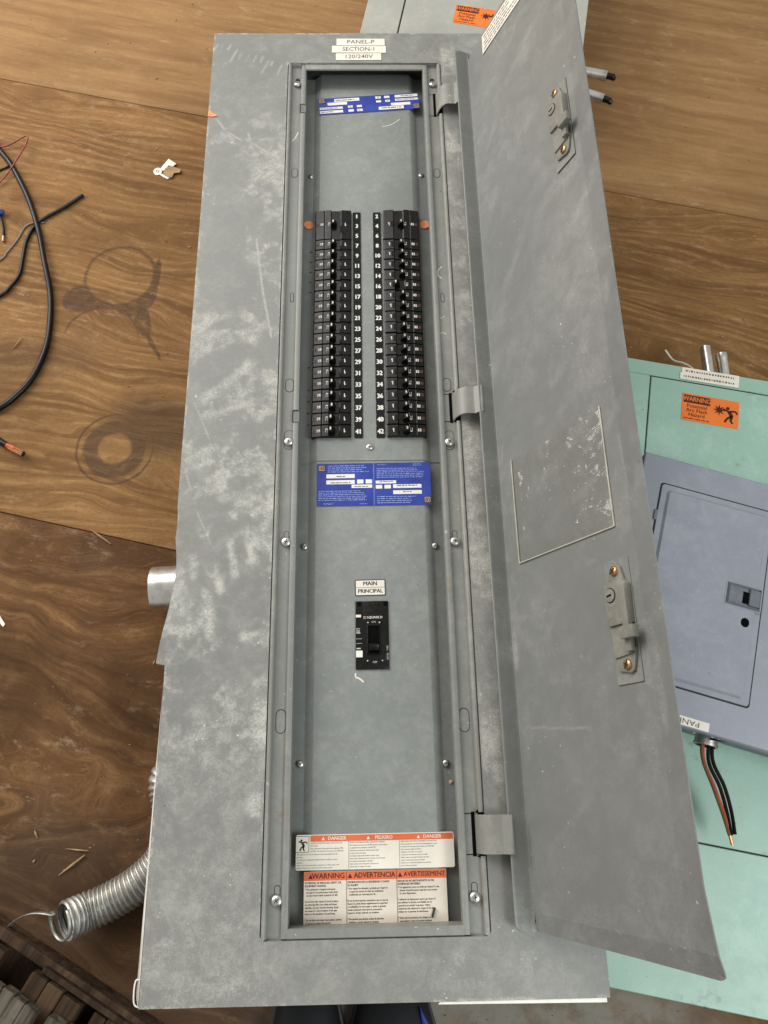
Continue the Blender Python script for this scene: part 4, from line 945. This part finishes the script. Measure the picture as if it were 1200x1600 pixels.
# three curved hinge leaves between the right flange and the door
HP = [(0.1180, -0.0150), (0.1195, -0.0040), (0.1225, 0.0050), (0.1265, 0.0115), (0.1315, 0.0158), (0.1370, 0.0172), (0.1425, 0.0168), (0.1475, 0.0162), (0.1500, 0.0190), (0.1535, 0.0215), (0.1580, 0.0225)]
for h0, h1 in HY:
    up_ = [(x, z) for x, z in HP]; lo = [(x + 0.0014, z - 0.0016) for x, z in reversed(HP)]
    hb = MB().ext_y(up_ + lo, h1 + 0.0015, h0 - 0.0015, close=True)
    hg = obj('hinge', hb.mesh('hinge', smooth=True, bevel=0.0004, seg=1), 'bead', pb, OFF)
    obj('hinge_slot', MB().box(0.1150, 0.1192, h1 - 0.0015, h0 + 0.0015, -0.0071, -0.0067), 'void', hg)
    obj('hinge_slot', MB().flat([(0.1192, h0 + 0.0012), (0.1235, h0 + 0.0045), (0.1265, h0 + 0.0045), (0.1235, h0 - 0.001)], -0.0030), 'void', hg)
    obj('hinge_slot', MB().flat([(0.1192, h1 - 0.0012), (0.1235, h1 + 0.001), (0.1265, h1 - 0.0045), (0.1235, h1 - 0.0035)], -0.0030), 'void', hg)
    obj('hinge_plate', MB().box(0.1062, 0.1150, h1 + 0.001, h0 - 0.001, -0.0076, -0.0068).mesh('hinge_plate', bevel=0.0003, seg=1), 'flange', hg)
    obj('plate_gap', MB().box(0.1052, 0.1152, h1 - 0.0002, h0 + 0.0002, -0.0078, -0.00705), 'seam', hg)

# ------------------------------------------------------------------ pale grey enclosure beyond the top of the panel
tbx = thing('grey_enclosure', 'pale grey steel enclosure beyond the top of the long panel, orange sticker on it', 'electrical box', (0.0, 0.025, 0.0), R(-11))
ZB = ZT - 0.02
obj('body', MB().box(-0.0064, 0.3835, 0.0, 0.62, 0.0005, ZB - 0.0022).mesh('body', bevel=0.0015, seg=1), 'topbox', tbx)
obj('cover', MB().box(0.0605, 0.3832, 0.0005, 0.6195, ZB - 0.0022, ZB).mesh('cover', bevel=0.0008, seg=1), 'topbox', tbx)
obj('side_flange', MB().box(-0.0062, 0.0578, 0.0005, 0.6195, ZB - 0.0022, ZB - 0.0004).mesh('cover', bevel=0.0008, seg=1), 'topbox', tbx)
obj('seam', MB().box(0.0578, 0.0605, 0.0008, 0.619, ZB - 0.0023, ZB - 0.0017), 'seam', tbx)
def warning_sticker(parent, x, y, z, w, h, rz=0.0):
    o = label('warning_sticker', 0, 0, w, h, 0, 'orange', rz, parent, loc=(x, y, z), rad=0.0006)
    prints(o, 'maroon', lambda b: b.box(-w * 0.475, -w * 0.005, h * 0.16, h * 0.44, 0.0003, 0.0004), name='dark_band')
    prints(o, 'orange', lambda b: add_text(b, 'WARNING', h * 0.250, -w * 0.24, h * 0.30, z=0.0005, bold=0.012, xs=0.80 * w / h / 2), name='lettering')
    def g(b):
        for k, s_ in enumerate(('Potential', 'Arc Flash', 'Hazard')): add_text(b, s_, h * 0.185, -w * 0.235, h * (0.050 - 0.160 * k), z=0.0003, bold=0.006)
        fine_print(b, -w * 0.46, -w * 0.01, -h * 0.45, -h * 0.385, 1, ragged=0)
        cx, cy = w * 0.155, h * 0.08
        b.flat([(cx + h * (0.21 if k % 2 == 0 else 0.085) * math.cos(k * math.pi / 8), cy + h * (0.21 if k % 2 == 0 else 0.085) * math.sin(k * math.pi / 8)) for k in range(16)], 0.0004)
        man(b, w * 0.335, 0.0, h * 0.72, 0.00045)
    prints(o, 'maroon', g, name='pictogram')
warning_sticker(tbx, 0.1930, 0.0790, ZB + 0.0002, 0.0850, 0.0450, R(-1))
for y0, dy, rz in ((0.0440, 0, -8), (-0.0040, 0, -19)):
    cb = MB(); a = R(rz + 11)
    prof = [(0.0090, -0.02), (0.0090, 0.060), (0.0076, 0.060), (0.0076, 0.01)]; sg = 18
    vs = [(z_, r_ * math.cos(2 * math.pi * k / sg), r_ * math.sin(2 * math.pi * k / sg)) for r_, z_ in prof for k in range(sg)]
    cb.add(vs, [(i * sg + k, i * sg + (k + 1) % sg, (i + 1) * sg + (k + 1) % sg, (i + 1) * sg + k) for i in range(3) for k in range(sg)])
    cd = obj('conduit_stub', cb.mesh('stub', smooth=True), 'emt', tbx, (0.3790, y0 + 0.010, 0.080), (0, 0, R(rz * 0.75 + 2)))
    obj('wire_end', MB().tube(smooth_path([(0.030, 0.001, -0.001), (0.062, 0.001, 0), (0.070, -0.0012, 0.001), (0.077, -0.004, 0)], 4), [0.0056] * 8 + [0.0052, 0.0045, 0.0050, 0.0040, 0.003], 8), 'cable', cd)
    obj('wire_end', MB().tube([(0.05, -0.003, 0.003), (0.066, -0.003, 0.004), (0.074, 0.0005, 0.004)], 0.0028, 7), 'cable', cd)

# ------------------------------------------------------------------ sea-green enclosure on the right
tq = thing('green_enclosure', 'wide sea-green steel enclosure under the open door, white tape and orange sticker at its top', 'electrical box', (0.264, -1.433, 0.0), R(-11.7))
GB = ZT - 0.02
X0 = -0.052
obj('body', MB().box(X0, 0.62, 0.0, 0.8125, 0.0005, GB - 0.0022).mesh('body', bevel=0.002, seg=2), 'green', tq)
obj('cover_plate', MB().box(-0.0095, 0.58, 0.1690, 0.7870, GB - 0.0022, GB).mesh('cover', bevel=0.0007, seg=1), 'green', tq)
obj('cover_plate', MB().box(X0 + 0.0005, 0.6195, 0.0006, 0.1672, GB - 0.0022, GB - 0.0001).mesh('cover', bevel=0.0007, seg=1), 'green', tq)
obj('edge_strip', MB().box(X0 + 0.0005, 0.6195, 0.7890, 0.8120, GB - 0.0022, GB - 0.0002).mesh('strip', bevel=0.0007, seg=1), 'green', tq)
obj('edge_strip', MB().box(X0 + 0.0005, -0.0113, 0.1690, 0.7885, GB - 0.0022, GB - 0.0002).mesh('strip', bevel=0.0007, seg=1), 'green', tq)
obj('seam', MB().box(-0.0114, 0.58, 0.7866, 0.7892, GB - 0.0023, GB - 0.0014), 'seam', tq)
obj('seam', MB().box(-0.0114, -0.0094, 0.1690, 0.7868, GB - 0.0023, GB - 0.0014), 'seam', tq)
obj('seam', MB().box(X0 + 0.001, 0.619, 0.1668, 0.1694, GB - 0.0023, GB - 0.0014), 'seam', tq)
warning_sticker(tq, 0.0773, 0.7465, GB + 0.0002, 0.0815, 0.0440, R(-0.3))
for s_, x, y, w in (('PANEL-P SECTION', 0.0755, 0.8060, 0.0830), ('120/240V', 0.0740, 0.7965, 0.0850)):
    tp = label('label_tape', 0, 0, w, 0.0108, 0, 'tape', R(0.5), tq, loc=(x, y, GB + (0.0001 if y > 0.8 else 0.0006)), rad=0.0005)
    prints(tp, 'ink2', lambda b: fine_print(b, -w * 0.44, w * 0.44, -0.0040, 0.0040, 1, fill=0.42, ragged=0.05, ws=0.16), name='worn_print')
for x, h_ in ((0.087, 0.066), (0.1105, 0.058)):
    cb = MB(); prof = [(0.0080, -0.02), (0.0080, h_), (0.0068, h_), (0.0068, 0.0)]; sg = 18
    if x > 0.1: prof = [(0.0080, -0.02), (0.0080, h_ - 0.010), (0.0088, h_ - 0.009), (0.0088, h_), (0.0068, h_), (0.0068, 0.0)]
    vs = [(r_ * math.cos(2 * math.pi * k / sg), z_, r_ * math.sin(2 * math.pi * k / sg)) for r_, z_ in prof for k in range(sg)]
    cb.add(vs, [(i * sg + k, (i + 1) * sg + k, (i + 1) * sg + (k + 1) % sg, i * sg + (k + 1) % sg) for i in range(len(prof) - 1) for k in range(sg)])
    obj('conduit_stub', cb.mesh('stub', smooth=True), 'emt', tq, (x + 0.004, 0.8120, 0.098), (0, 0, R(10)))
obj('wire', MB().tube(smooth_path([(0.0685, 0.805, 0.10), (0.0655, 0.832, 0.098), (0.052, 0.848, 0.090), (0.037, 0.855, 0.084), (0.024, 0.871, 0.083)], 6), 0.0016, 8), 'whitewire', tq)

# ------------------------------------------------------------------ blue-grey load centre lying on the green enclosure
lc = thing('load_center', 'blue-grey breaker box with closed embossed door lying on the green enclosure', 'breaker box', (0.35, -0.83, GB + 0.0003), R(-17.5))
H = 0.100
obj('box', MB().box(0.006, 0.345, -0.305, 0.000, 0.0, H - 0.014).mesh('box', bevel=0.002, seg=2), 'bluedk', lc)
obj('front_cover', MB().add(*(lambda: ([(-0.002, -0.3165, H - 0.014), (0.353, -0.3165, H - 0.014), (0.353, 0.0045, H - 0.014), (-0.002, 0.0045, H - 0.014), (-0.002, -0.3165, H), (0.353, -0.3165, H), (0.353, 0.0045, H), (-0.002, 0.0045, H)],
    [(3, 2, 1, 0), (4, 5, 6, 7), (0, 1, 5, 4), (1, 2, 6, 5), (2, 3, 7, 6), (3, 0, 4, 7)]))()).mesh('front', bevel=0.003, seg=3, smooth=True), 'blue', lc)
obj('door_gap', MB().prism(rrect(0.0238, 0.1640, -0.2765, -0.0315, 0.004, 3), H - 0.001, H + 0.0003), 'seam', lc)
# embossed door panel: raised border, sunk field
dp = MB()
R0 = rrect(0.0250, 0.1630, -0.2752, -0.0328, 0.004, 4); R1 = rrect(0.0325, 0.1565, -0.2690, -0.0400, 0.004, 4); R2 = rrect(0.0355, 0.1535, -0.2660, -0.0430, 0.004, 4)
nn_ = len(R0)
dp.add([(x, y, H - 0.001) for x, y in R0] + [(x, y, H + 0.0016) for x, y in rrect(0.0258, 0.1622, -0.2744, -0.0336, 0.004, 4)] + [(x, y, H + 0.0016) for x, y in R1] + [(x, y, H + 0.0042) for x, y in R2],
       [(k * nn_ + i, k * nn_ + (i + 1) % nn_, (k + 1) * nn_ + (i + 1) % nn_, (k + 1) * nn_ + i) for k in range(3) for i in range(nn_)] + [tuple(range(3 * nn_, 4 * nn_))])
ld = obj('door', dp.mesh('lc_door'), 'blue', lc)
obj('latch_recess', MB().prism(rrect(0.1180, 0.1612, -0.1650, -0.1350, 0.002, 3), H + 0.0040, H + 0.0046).mesh('recess', bevel=0.0003, seg=1), 'blue', ld)
obj('latch_frame', MB().add([(x, y, z) for x, y, z in ((0.1195, -0.1636, H + 0.0045), (0.1600, -0.1636, H + 0.0045), (0.1600, -0.1364, H + 0.0045), (0.1195, -0.1364, H + 0.0045), (0.1218, -0.1612, H + 0.0072), (0.1578, -0.1612, H + 0.0072), (0.1578, -0.1388, H + 0.0072), (0.1218, -0.1388, H + 0.0072))],
    [(0, 1, 5, 4), (1, 2, 6, 5), (2, 3, 7, 6), (3, 0, 4, 7)]), 'bluedk', ld)
obj('latch_pocket', MB().box(0.1218, 0.1578, -0.1612, -0.1388, H + 0.0045, H + 0.0052), 'bluedk', ld)
obj('latch_slide', MB().box(0.1455, 0.1575, -0.1600, -0.1400, H + 0.0052, H + 0.0080).mesh('slide', bevel=0.0006, seg=1), 'bluedk', ld)
obj('latch_opening', MB().box(0.1385, 0.1452, -0.1585, -0.1440, H + 0.0052, H + 0.0056), 'void', ld)
obj('punched_hole', MB().flat(stadium(0.1452, -0.1805, 0.0095, 0.0112), H + 0.0045), 'void', ld)
obj('hinge_tab', MB().box(0.0222, 0.0258, -0.083, -0.070, H + 0.0005, H + 0.0022), 'bluedk', lc)
tp = label('label_tape', 0, 0, 0.058, 0.0098, 0, 'tape', 0, lc, loc=(0.0945, -0.3098, H + 0.0002), rad=0.0004)
prints(tp, 'ink', lambda b: add_text(b, 'PANEL', 0.0082, 0.0035, 0, z=0.0003, rotz=math.pi, xs=1.25), name='lettering')
# conduit connector out of the lower end, with four conductors
cb = MB(); prof = [(0.0125, -0.012), (0.0125, 0.001), (0.0150, 0.0015), (0.0150, 0.0085), (0.0125, 0.009), (0.0125, 0.0165), (0.0135, 0.0170), (0.0135, 0.0200), (0.0112, 0.0200), (0.0112, 0.0)]; sg = 22
vs = [(r_ * math.cos(2 * math.pi * k / sg), -z_, r_ * math.sin(2 * math.pi * k / sg)) for r_, z_ in prof for k in range(sg)]
cb.add(vs, [(i * sg + k, i * sg + (k + 1) % sg, (i + 1) * sg + (k + 1) % sg, (i + 1) * sg + k) for i in range(len(prof) - 1) for k in range(sg)])
obj('conduit_connector', cb.mesh('connector', smooth=True), 'emt', lc, (0.1340, -0.305, 0.070))
def wire(pts, r_, mat): return obj('wire', MB().tube(smooth_path(pts, 7), r_, 8).mesh('wire', smooth=True), mat, lc)
wire([(0.137, -0.300, 0.071), (0.141, -0.338, 0.066), (0.163, -0.362, 0.053), (0.179, -0.385, 0.042), (0.190, -0.408, 0.036)], 0.0022, 'cable')
wire([(0.141, -0.300, 0.071), (0.145, -0.336, 0.067), (0.167, -0.360, 0.055), (0.183, -0.383, 0.044), (0.193, -0.406, 0.038)], 0.0022, 'cable')
wire([(0.130, -0.300, 0.069), (0.136, -0.338, 0.064), (0.158, -0.364, 0.051), (0.176, -0.388, 0.042), (0.186, -0.405, 0.036)], 0.0022, 'redor_wire')
wire([(0.128, -0.300, 0.072), (0.133, -0.336, 0.067), (0.155, -0.365, 0.055), (0.174, -0.390, 0.045), (0.187, -0.409, 0.038)], 0.0019, 'brownwire')
obj('stripped_end', MB().tube([(0.186, -0.405, 0.037), (0.193, -0.418, 0.035)], 0.0019, 7), 'copper', lc)
obj('flange_tear', MB().flat([(0.130, -0.3172), (0.152, -0.3170), (0.131, -0.3200)], H - 0.012), 'void', lc)

# ------------------------------------------------------------------ flexible conduit with its unwound end
path = smooth_path([(-0.203, -1.175, 0.050), (-0.248, -1.178, 0.033), (-0.2735, -1.202, 0.025), (-0.264, -1.250, 0.025), (-0.270, -1.295, 0.026), (-0.297, -1.325, 0.026), (-0.332, -1.346, 0.026), (-0.360, -1.357, 0.032), (-0.380, -1.365, 0.050)], 30)
P = [Vector(p) for p in path]
cum = [0.0]
for i in range(1, len(P)): cum.append(cum[-1] + (P[i] - P[i - 1]).length)
tot = cum[-1]; pitch = 0.0066; N = int(tot / pitch * 8)
pts = []; j = 0
for i in range(N + 1):
    d = tot * i / N
    while j < len(cum) - 2 and cum[j + 1] < d: j += 1
    t_ = (d - cum[j]) / max(1e-9, cum[j + 1] - cum[j]); pts.append(P[j].lerp(P[j + 1], t_))
sg = 28; vs = []; up = Vector((0, 0, 1))
for i in range(N + 1):
    d = (pts[min(i + 1, N)] - pts[max(i - 1, 0)]).normalized(); sd = d.cross(up).normalized(); u2 = sd.cross(d)
    for k in range(sg):
        a = 2 * math.pi * k / sg
        ph = (tot * i / N) / pitch * 2 * math.pi + a
        rr_ = 0.0218 + 0.0020 * (abs(math.sin(ph / 2)) ** 0.7 * 2 - 1)
        vs.append(pts[i] + (u2 * math.cos(a) + sd * math.sin(a)) * rr_)
b = MB().add(vs, [(i * sg + k, i * sg + (k + 1) % sg, (i + 1) * sg + (k + 1) % sg, (i + 1) * sg + k) for i in range(N) for k in range(sg)])
me = b.mesh('flexible_conduit', smooth=True)
fx = tag(obj('flexible_conduit', me, 'flex'), 'corrugated flexible steel conduit curling out from under the long panel, end unwound', 'conduit')
ed = pts[-1]; dr = (pts[-1] - pts[-6]).normalized(); sdv = dr.cross(up).normalized()
vs = []; ln = []; u3 = sdv.cross(dr).normalized()
for i in range(60):
    t_ = i / 59
    if t_ < 0.6:
        q_ = t_ / 0.6; a = math.pi * (0.35 + 1.95 * q_); rr_ = 0.0236 * (1 - 0.34 * q_)
        p_ = ed + dr * (0.001 + 0.012 * q_) + (sdv * math.cos(a) + u3 * math.sin(a)) * rr_
        end_ = p_
    else:
        s_ = (t_ - 0.6) / 0.4
        p_ = end_.lerp(Vector((-0.478, -1.389, 0.004)), s_) + Vector((0.0, 0.014 * math.sin(s_ * math.pi), 0.010 * math.sin(s_ * math.pi)))
    ln.append(p_)
ln = smooth_path(ln[::3], 3)
for p_ in ln: vs += [p_ + dr * 0.0030, p_ - dr * 0.0030]
m_ = len(ln)
b = MB().add(vs, [(2 * i, 2 * i + 2, 2 * i + 3, 2 * i + 1) for i in range(m_ - 1)])
me = b.mesh('strip', smooth=True); so = obj('unwound_strip', me, 'flex', fx)
md = so.modifiers.new('thick', 'SOLIDIFY'); md.thickness = 0.0009

# ------------------------------------------------------------------ cables and wires on the plywood
def cable(name, label_, cat, pts, r_, mat, z=None, group=None):
    pp = [(p[0], p[1], p[2] if len(p) > 2 else r_ + 0.0003) for p in pts]
    return tag(obj(name, MB().tube(smooth_path(pp, 8), r_, 10).mesh(name, smooth=True), mat), label_, cat, group)
cable('black_cable', 'thick black cable sweeping in a wide arc along the left of the floor', 'cable',
      [(-0.76, 0.02), (-0.672, -0.100), (-0.642, -0.140), (-0.603, -0.212), (-0.575, -0.283), (-0.554, -0.351, 0.010), (-0.538, -0.411), (-0.530, -0.468), (-0.530, -0.524), (-0.544, -0.578), (-0.567, -0.613), (-0.592, -0.636), (-0.66, -0.68), (-0.76, -0.71)], 0.0048, 'cable')
cable('black_cable', 'thinner black cable with its cut end pointing away, crossing under the thick arc', 'cable',
      [(-0.506, -0.206), (-0.539, -0.235), (-0.577, -0.266), (-0.592, -0.302), (-0.594, -0.342), (-0.595, -0.376), (-0.606, -0.400), (-0.624, -0.421), (-0.70, -0.47)], 0.0030, 'cable')
cable('grey_wire', 'thin grey wire running left from under the thick black cable', 'wire',
      [(-0.568, -0.266, 0.0015), (-0.585, -0.266, 0.002), (-0.600, -0.274), (-0.610, -0.302), (-0.624, -0.329), (-0.635, -0.346), (-0.70, -0.40)], 0.0014, 'greywire')
cable('red_wire', 'thin dark red wire bent in a sharp loop at the left edge', 'wire',
      [(-0.74, -0.10, 0.003), (-0.672, -0.096, 0.004), (-0.649, -0.093, 0.008), (-0.622, -0.078, 0.012), (-0.6185, -0.094, 0.012), (-0.631, -0.134, 0.012), (-0.659, -0.181, 0.005), (-0.72, -0.25, 0.002)], 0.0013, 'redwire')
cable('black_wire', 'short thin black wire ending under the thick cable beside the red loop', 'wire', [(-0.73, -0.175), (-0.664, -0.148), (-0.643, -0.133)], 0.0018, 'cable')
wn = thing('wire_nut', 'blue twist-on wire connector with a short black wire at the left edge', 'wire connector', (-0.645, -0.247, 0.0))
obj('cap', MB().lathe([(0.0035, 0), (0.0048, 0.002), (0.0066, 0.016), (0.0070, 0.017), (0.0060, 0.018)], 14).mesh('cap', smooth=True), 'bluenut', wn, (0.006, 0.0, 0.0068), (0, R(-86), R(5)))
obj('wire', MB().tube(smooth_path([(-0.002, 0.0, 0.004), (0.004, -0.018, 0.004), (0.009, -0.036, 0.003), (0.0108, -0.050, 0.003)], 5), 0.0022, 8), 'cable', wn)
obj('stripped_end', MB().tube([(0.0106, -0.049, 0.003), (0.0118, -0.060, 0.003)], 0.0024, 7), 'copper', wn)
ce = thing('cable_end', 'black cable end with stripped orange and copper tip at the left edge', 'cable', (-0.565, -0.703, 0.0))
obj('jacket', MB().tube(smooth_path([(-0.09, 0.06, 0.006), (-0.018, 0.012, 0.006), (-0.003, 0.003, 0.006)], 6), 0.0052, 10).mesh('jacket', smooth=True), 'cable', ce)
obj('wrap', MB().tube([(-0.004, 0.0035, 0.006), (0.010, -0.0045, 0.006)], 0.0046, 10).mesh('wrap', smooth=True), 'redor_wire', ce)
for dx, dy in ((0, 0.003), (0.001, -0.001), (-0.001, -0.003)):
    obj('strand', MB().tube([(0.002 + dx, -0.001 + dy, 0.009), (0.0245 + dx, -0.0125 + dy, 0.007)], 0.0018, 7), 'copper', ce)
obj('tip', MB().lathe([(0.0042, 0), (0.0044, 0.001), (0.002, 0.0016)], 10), 'seam', ce, (0.0245, -0.0125, 0.006), (0, R(90), R(-28)))
# torn tag
tg = thing('torn_tag', 'small torn white and brown paper tag lying on the plywood', 'tag', (-0.362, -0.150, 0.0006), R(4))
obj('round_tab', MB().prism([(-0.016 + 0.0078 * math.cos(a), 0.000 + 0.0085 * math.sin(a)) for a in np.linspace(0, 2 * math.pi, 16, endpoint=False)], 0, 0.0009), 'white', tg)
obj('white_strip', MB().prism([(-0.013, 0.002), (-0.004, 0.001), (0.010, 0.022), (0.004, 0.028), (-0.006, 0.014)], 0.0002, 0.0012), 'white', tg)
obj('white_strip', MB().prism([(-0.014, -0.006), (-0.004, -0.007), (0.006, -0.017), (0.002, -0.019), (-0.006, -0.014)], 0.0002, 0.0012), 'white', tg)
obj('folded_flap', MB().prism([(0.003, 0.012), (0.010, 0.021), (0.018, 0.014), (0.011, 0.007)], 0.0014, 0.0026), 'tape', tg)
obj('brown_scrap', MB().prism([(-0.006, -0.008), (-0.002, 0.004), (0.008, 0.010), (0.018, 0.004), (0.026, 0.000), (0.025, -0.007), (0.014, -0.008), (0.010, -0.018), (0.004, -0.016)], 0.0013, 0.0030), 'straw', tg)
prints(tg, 'ink', lambda b: add_text(b, 'G', 0.0085, -0.016, 0, z=0.0003, rotz=0.3), z=0.0012)

# splinters of wood and other scraps
def splinter(a, b_, w, label_, mat='straw'):
    a = Vector((*a, 0.0009)); b_ = Vector((*b_, 0.0022)); m = a.lerp(b_, 0.55) + Vector((0, 0, 0.0008))
    return tag(obj('wood_splinter', MB().tube([a, m, b_], [w * 0.3, w, w * 0.55], 5), mat), label_, 'splinter', 'splinters on the plywood')
splinter((-0.425, -0.839), (-0.390, -0.864), 0.0016, 'thin pale splinter lying just above the conduit stub')
splinter((-0.412, -1.318), (-0.380, -1.294), 0.0019, 'thickest pale splinter, pointing at the flexible conduit')
splinter((-0.407, -1.286), (-0.376, -1.289), 0.0013, 'straight splinter touching the tip of the thickest one')
splinter((-0.588, -0.525), (-0.573, -0.500), 0.0010, 'small splinter inside the arc of the black cable')
splinter((-0.445, -1.273), (-0.450, -1.263), 0.0016, 'short dull splinter above the flexible conduit, near two longer ones', 'straw')
tag(obj('paper_scrap', MB().prism([(-0.545, -0.975), (-0.533, -0.988), (-0.5305, -0.984), (-0.541, -0.970)], 0.0004, 0.0016), 'white'), 'white paper scrap at the left edge of the floor', 'paper')
tag(obj('pebble', MB().lathe([(0.002, 0), (0.0075, 0.002), (0.0080, 0.006), (0.003, 0.009)], 7), 'straw', None, (0.392, -0.508, 0.0005)), 'small tan pebble beside the upper right of the open door', 'pebble')
tag(obj('wood_chip', MB().prism([(-0.010, -0.002), (-0.002, -0.005), (0.010, 0.003), (0.004, 0.006), (-0.004, 0.004)], 0, 0.004), 'straw', None, (0.42, -0.215, 0.0003)), 'tan wood chip on the seam right of the open door', 'wood chip')
# scattered specks nobody could count
random.seed(5); b = MB()
for i in range(260):
    if random.random() < 0.62: x, y = random.uniform(-0.75, -0.26), random.uniform(-1.48, 0.35)
    else: x, y = random.uniform(0.36, 0.95), random.uniform(-0.55, 0.35)
    s_ = random.choice((0.0005, 0.0006, 0.0008, 0.0008, 0.0013)); a = random.uniform(0, 3.14); c_, q_ = math.cos(a), math.sin(a); l_ = s_ * random.uniform(1, 2.6)
    poly = [(x + c_ * l_ * u_ - q_ * s_ * v_, y + q_ * l_ * u_ + c_ * s_ * v_) for u_, v_ in ((-1, -0.7), (0.6, -1), (1, 0.3), (-0.4, 0.9))]
    b.prism(poly, 0.0002, 0.0002 + s_ * 0.9)
sd_ = obj('sawdust', b, 'straw'); sd_['kind'] = 'stuff'; sd_['label'] = 'pale sawdust and grit specks scattered over the plywood floor'; sd_['category'] = 'sawdust'

# ------------------------------------------------------------------ pallet at the lower left corner
pl = thing('wooden_pallet', 'dark weathered wooden pallet at the lower left corner of the floor', 'pallet', (-0.48, -1.385, 0.0), R(-30))
obj('stringer', MB().box(-0.30, 0.45, 0.008, 0.021, 0.0005, 0.036).mesh('stringer', bevel=0.0015, seg=1), 'pal3', pl)
obj('bottom_board', MB().box(-0.30, 0.45, -0.30, 0.0075, 0.0005, 0.012).mesh('board', bevel=0.001, seg=1), 'pal1', pl)
def deck(x0, x1, y1, z1, mt, h=0.018):
    obj('deck_board', MB().box(x0, x1, -0.40, y1, z1 - h, z1).mesh('deck_board', bevel=0.0012, seg=1), mt, pl, (0, 0, 0), (0, 0, R(random.uniform(-0.5, 0.5))))
for x0, x1, y1, z1, mt in ((-0.12, 0.034, 0.004, 0.048, 'pal3'), (0.0760, 0.0985, 0.0055, 0.052, 'pal1'), (0.0995, 0.1220, 0.0065, 0.053, 'pal3'), (0.1230, 0.1490, 0.0045, 0.052, 'pal1'),
                           (0.1640, 0.1815, 0.004, 0.040, 'pal1'), (0.1825, 0.2010, 0.006, 0.041, 'pal3'), (0.1250, 0.1480, -0.0145, 0.074, 'pal2'), (0.1490, 0.1720, -0.013, 0.073, 'pal3')): deck(x0, x1, y1, z1, mt)
for k in range(6): deck(0.0135 + 0.0166 * k, 0.0295 + 0.0166 * k, -0.0145 + 0.0012 * (k % 2), 0.080 + 0.001 * (k % 3), 'pal2')
obj('cross_batten', MB().box(0.084, 0.215, 0.0075, 0.0145, 0.013, 0.046).mesh('batten', bevel=0.001, seg=1), 'pal1', pl)
for x0 in (-0.10, 0.02, 0.10, 0.17): obj('block', MB().box(x0, x0 + 0.03, -0.39, -0.05, 0.013, 0.021), 'pal1', pl)

# ------------------------------------------------------------------ the photographer's legs and shoes
pr = thing('person', 'standing person in dark trousers and black shoes, toes just under the lower panel edge', 'person', (-0.03, -1.60, 0.0))
bm = bmesh.new()
pel = bm.verts.new((0, -0.20, 0.93)); verts = [pel]; rad = [(0.15, 0.11)]
for sx in (-1, 1):
    hx = 0.055 if sx < 0 else 0.065
    chain = [((sx * 0.085, -0.19, 0.84), 0.088), ((sx * 0.078, -0.17, 0.64), 0.078), ((sx * 0.072, -0.145, 0.47), 0.064), ((sx * 0.066, -0.125, 0.28), 0.060), ((sx * hx, -0.105, 0.095), 0.052)]
    pv_ = pel
    for p_, r_ in chain:
        v_ = bm.verts.new(p_); bm.edges.new((pv_, v_)); verts.append(v_); rad.append((r_, r_)); pv_ = v_
bm.verts.index_update(); me = bpy.data.meshes.new('trousers'); bm.to_mesh(me); bm.free()
tr = obj('trousers', me, 'jeans', pr)
mo = tr.modifiers.new('skin', 'SKIN')
for i, sv in enumerate(me.skin_vertices[0].data): sv.radius = rad[i]; sv.use_root = i == 0
ms = tr.modifiers.new('sub', 'SUBSURF'); ms.levels = 2; ms.render_levels = 2
for sx, cx, wd in ((-1, -0.0535, 0.0445), (1, 0.0515, 0.052)):
    secs = [(-0.145, 0.72, 0.050, 0.0), (-0.12, 0.86, 0.085, 0), (-0.06, 0.84, 0.090, 0), (0.00, 0.90, 0.078, 0), (0.06, 1.0, 0.064, 0), (0.105, 0.98, 0.056, 0), (0.140, 0.80, 0.046, 0), (0.160, 0.46, 0.030, 0)]
    vs = []; q = 12
    for y, w_, h_, _ in secs:
        for k in range(q):
            a = math.pi * k / (q - 1); vs.append((cx + wd * w_ * math.cos(a), y, 0.016 + (h_ - 0.016) * math.sin(a) ** 0.8))
    fs = [(i * q + k, i * q + k + 1, (i + 1) * q + k + 1, (i + 1) * q + k) for i in range(len(secs) - 1) for k in range(q - 1)] + [tuple(range(q)), tuple(reversed(range((len(secs) - 1) * q, len(secs) * q)))]
    sh = obj('shoe', MB().add(vs, fs).mesh('shoe', smooth=True), 'shoe', pr)
    pol = [(cx + (wd + 0.003) * w_ * 1.0, y) for y, w_, h_, _ in secs] + [(cx - (wd + 0.003) * w_, y) for y, w_, h_, _ in reversed(secs)]
    obj('sole', MB().prism(pol, 0.0005, 0.018).mesh('sole', bevel=0.003, seg=2), 'sole', sh)
    for k_ in range(4): obj('lace', MB().tube(smooth_path([(cx - 0.016, 0.06 - 0.025 * k_, 0.062 + 0.004 * k_), (cx, 0.063 - 0.025 * k_, 0.071 + 0.004 * k_), (cx + 0.016, 0.06 - 0.025 * k_, 0.062 + 0.004 * k_)], 4), 0.0022, 6), 'sole', sh)
    if sx > 0: obj('blue_panel', MB().prism([(cx + wd * 0.60, 0.135), (cx + wd * 0.99, 0.100), (cx + wd * 1.02, 0.05), (cx + wd * 0.80, 0.06)], 0.016, 0.047).mesh('panel', bevel=0.004, seg=2), 'shoeblue', sh)
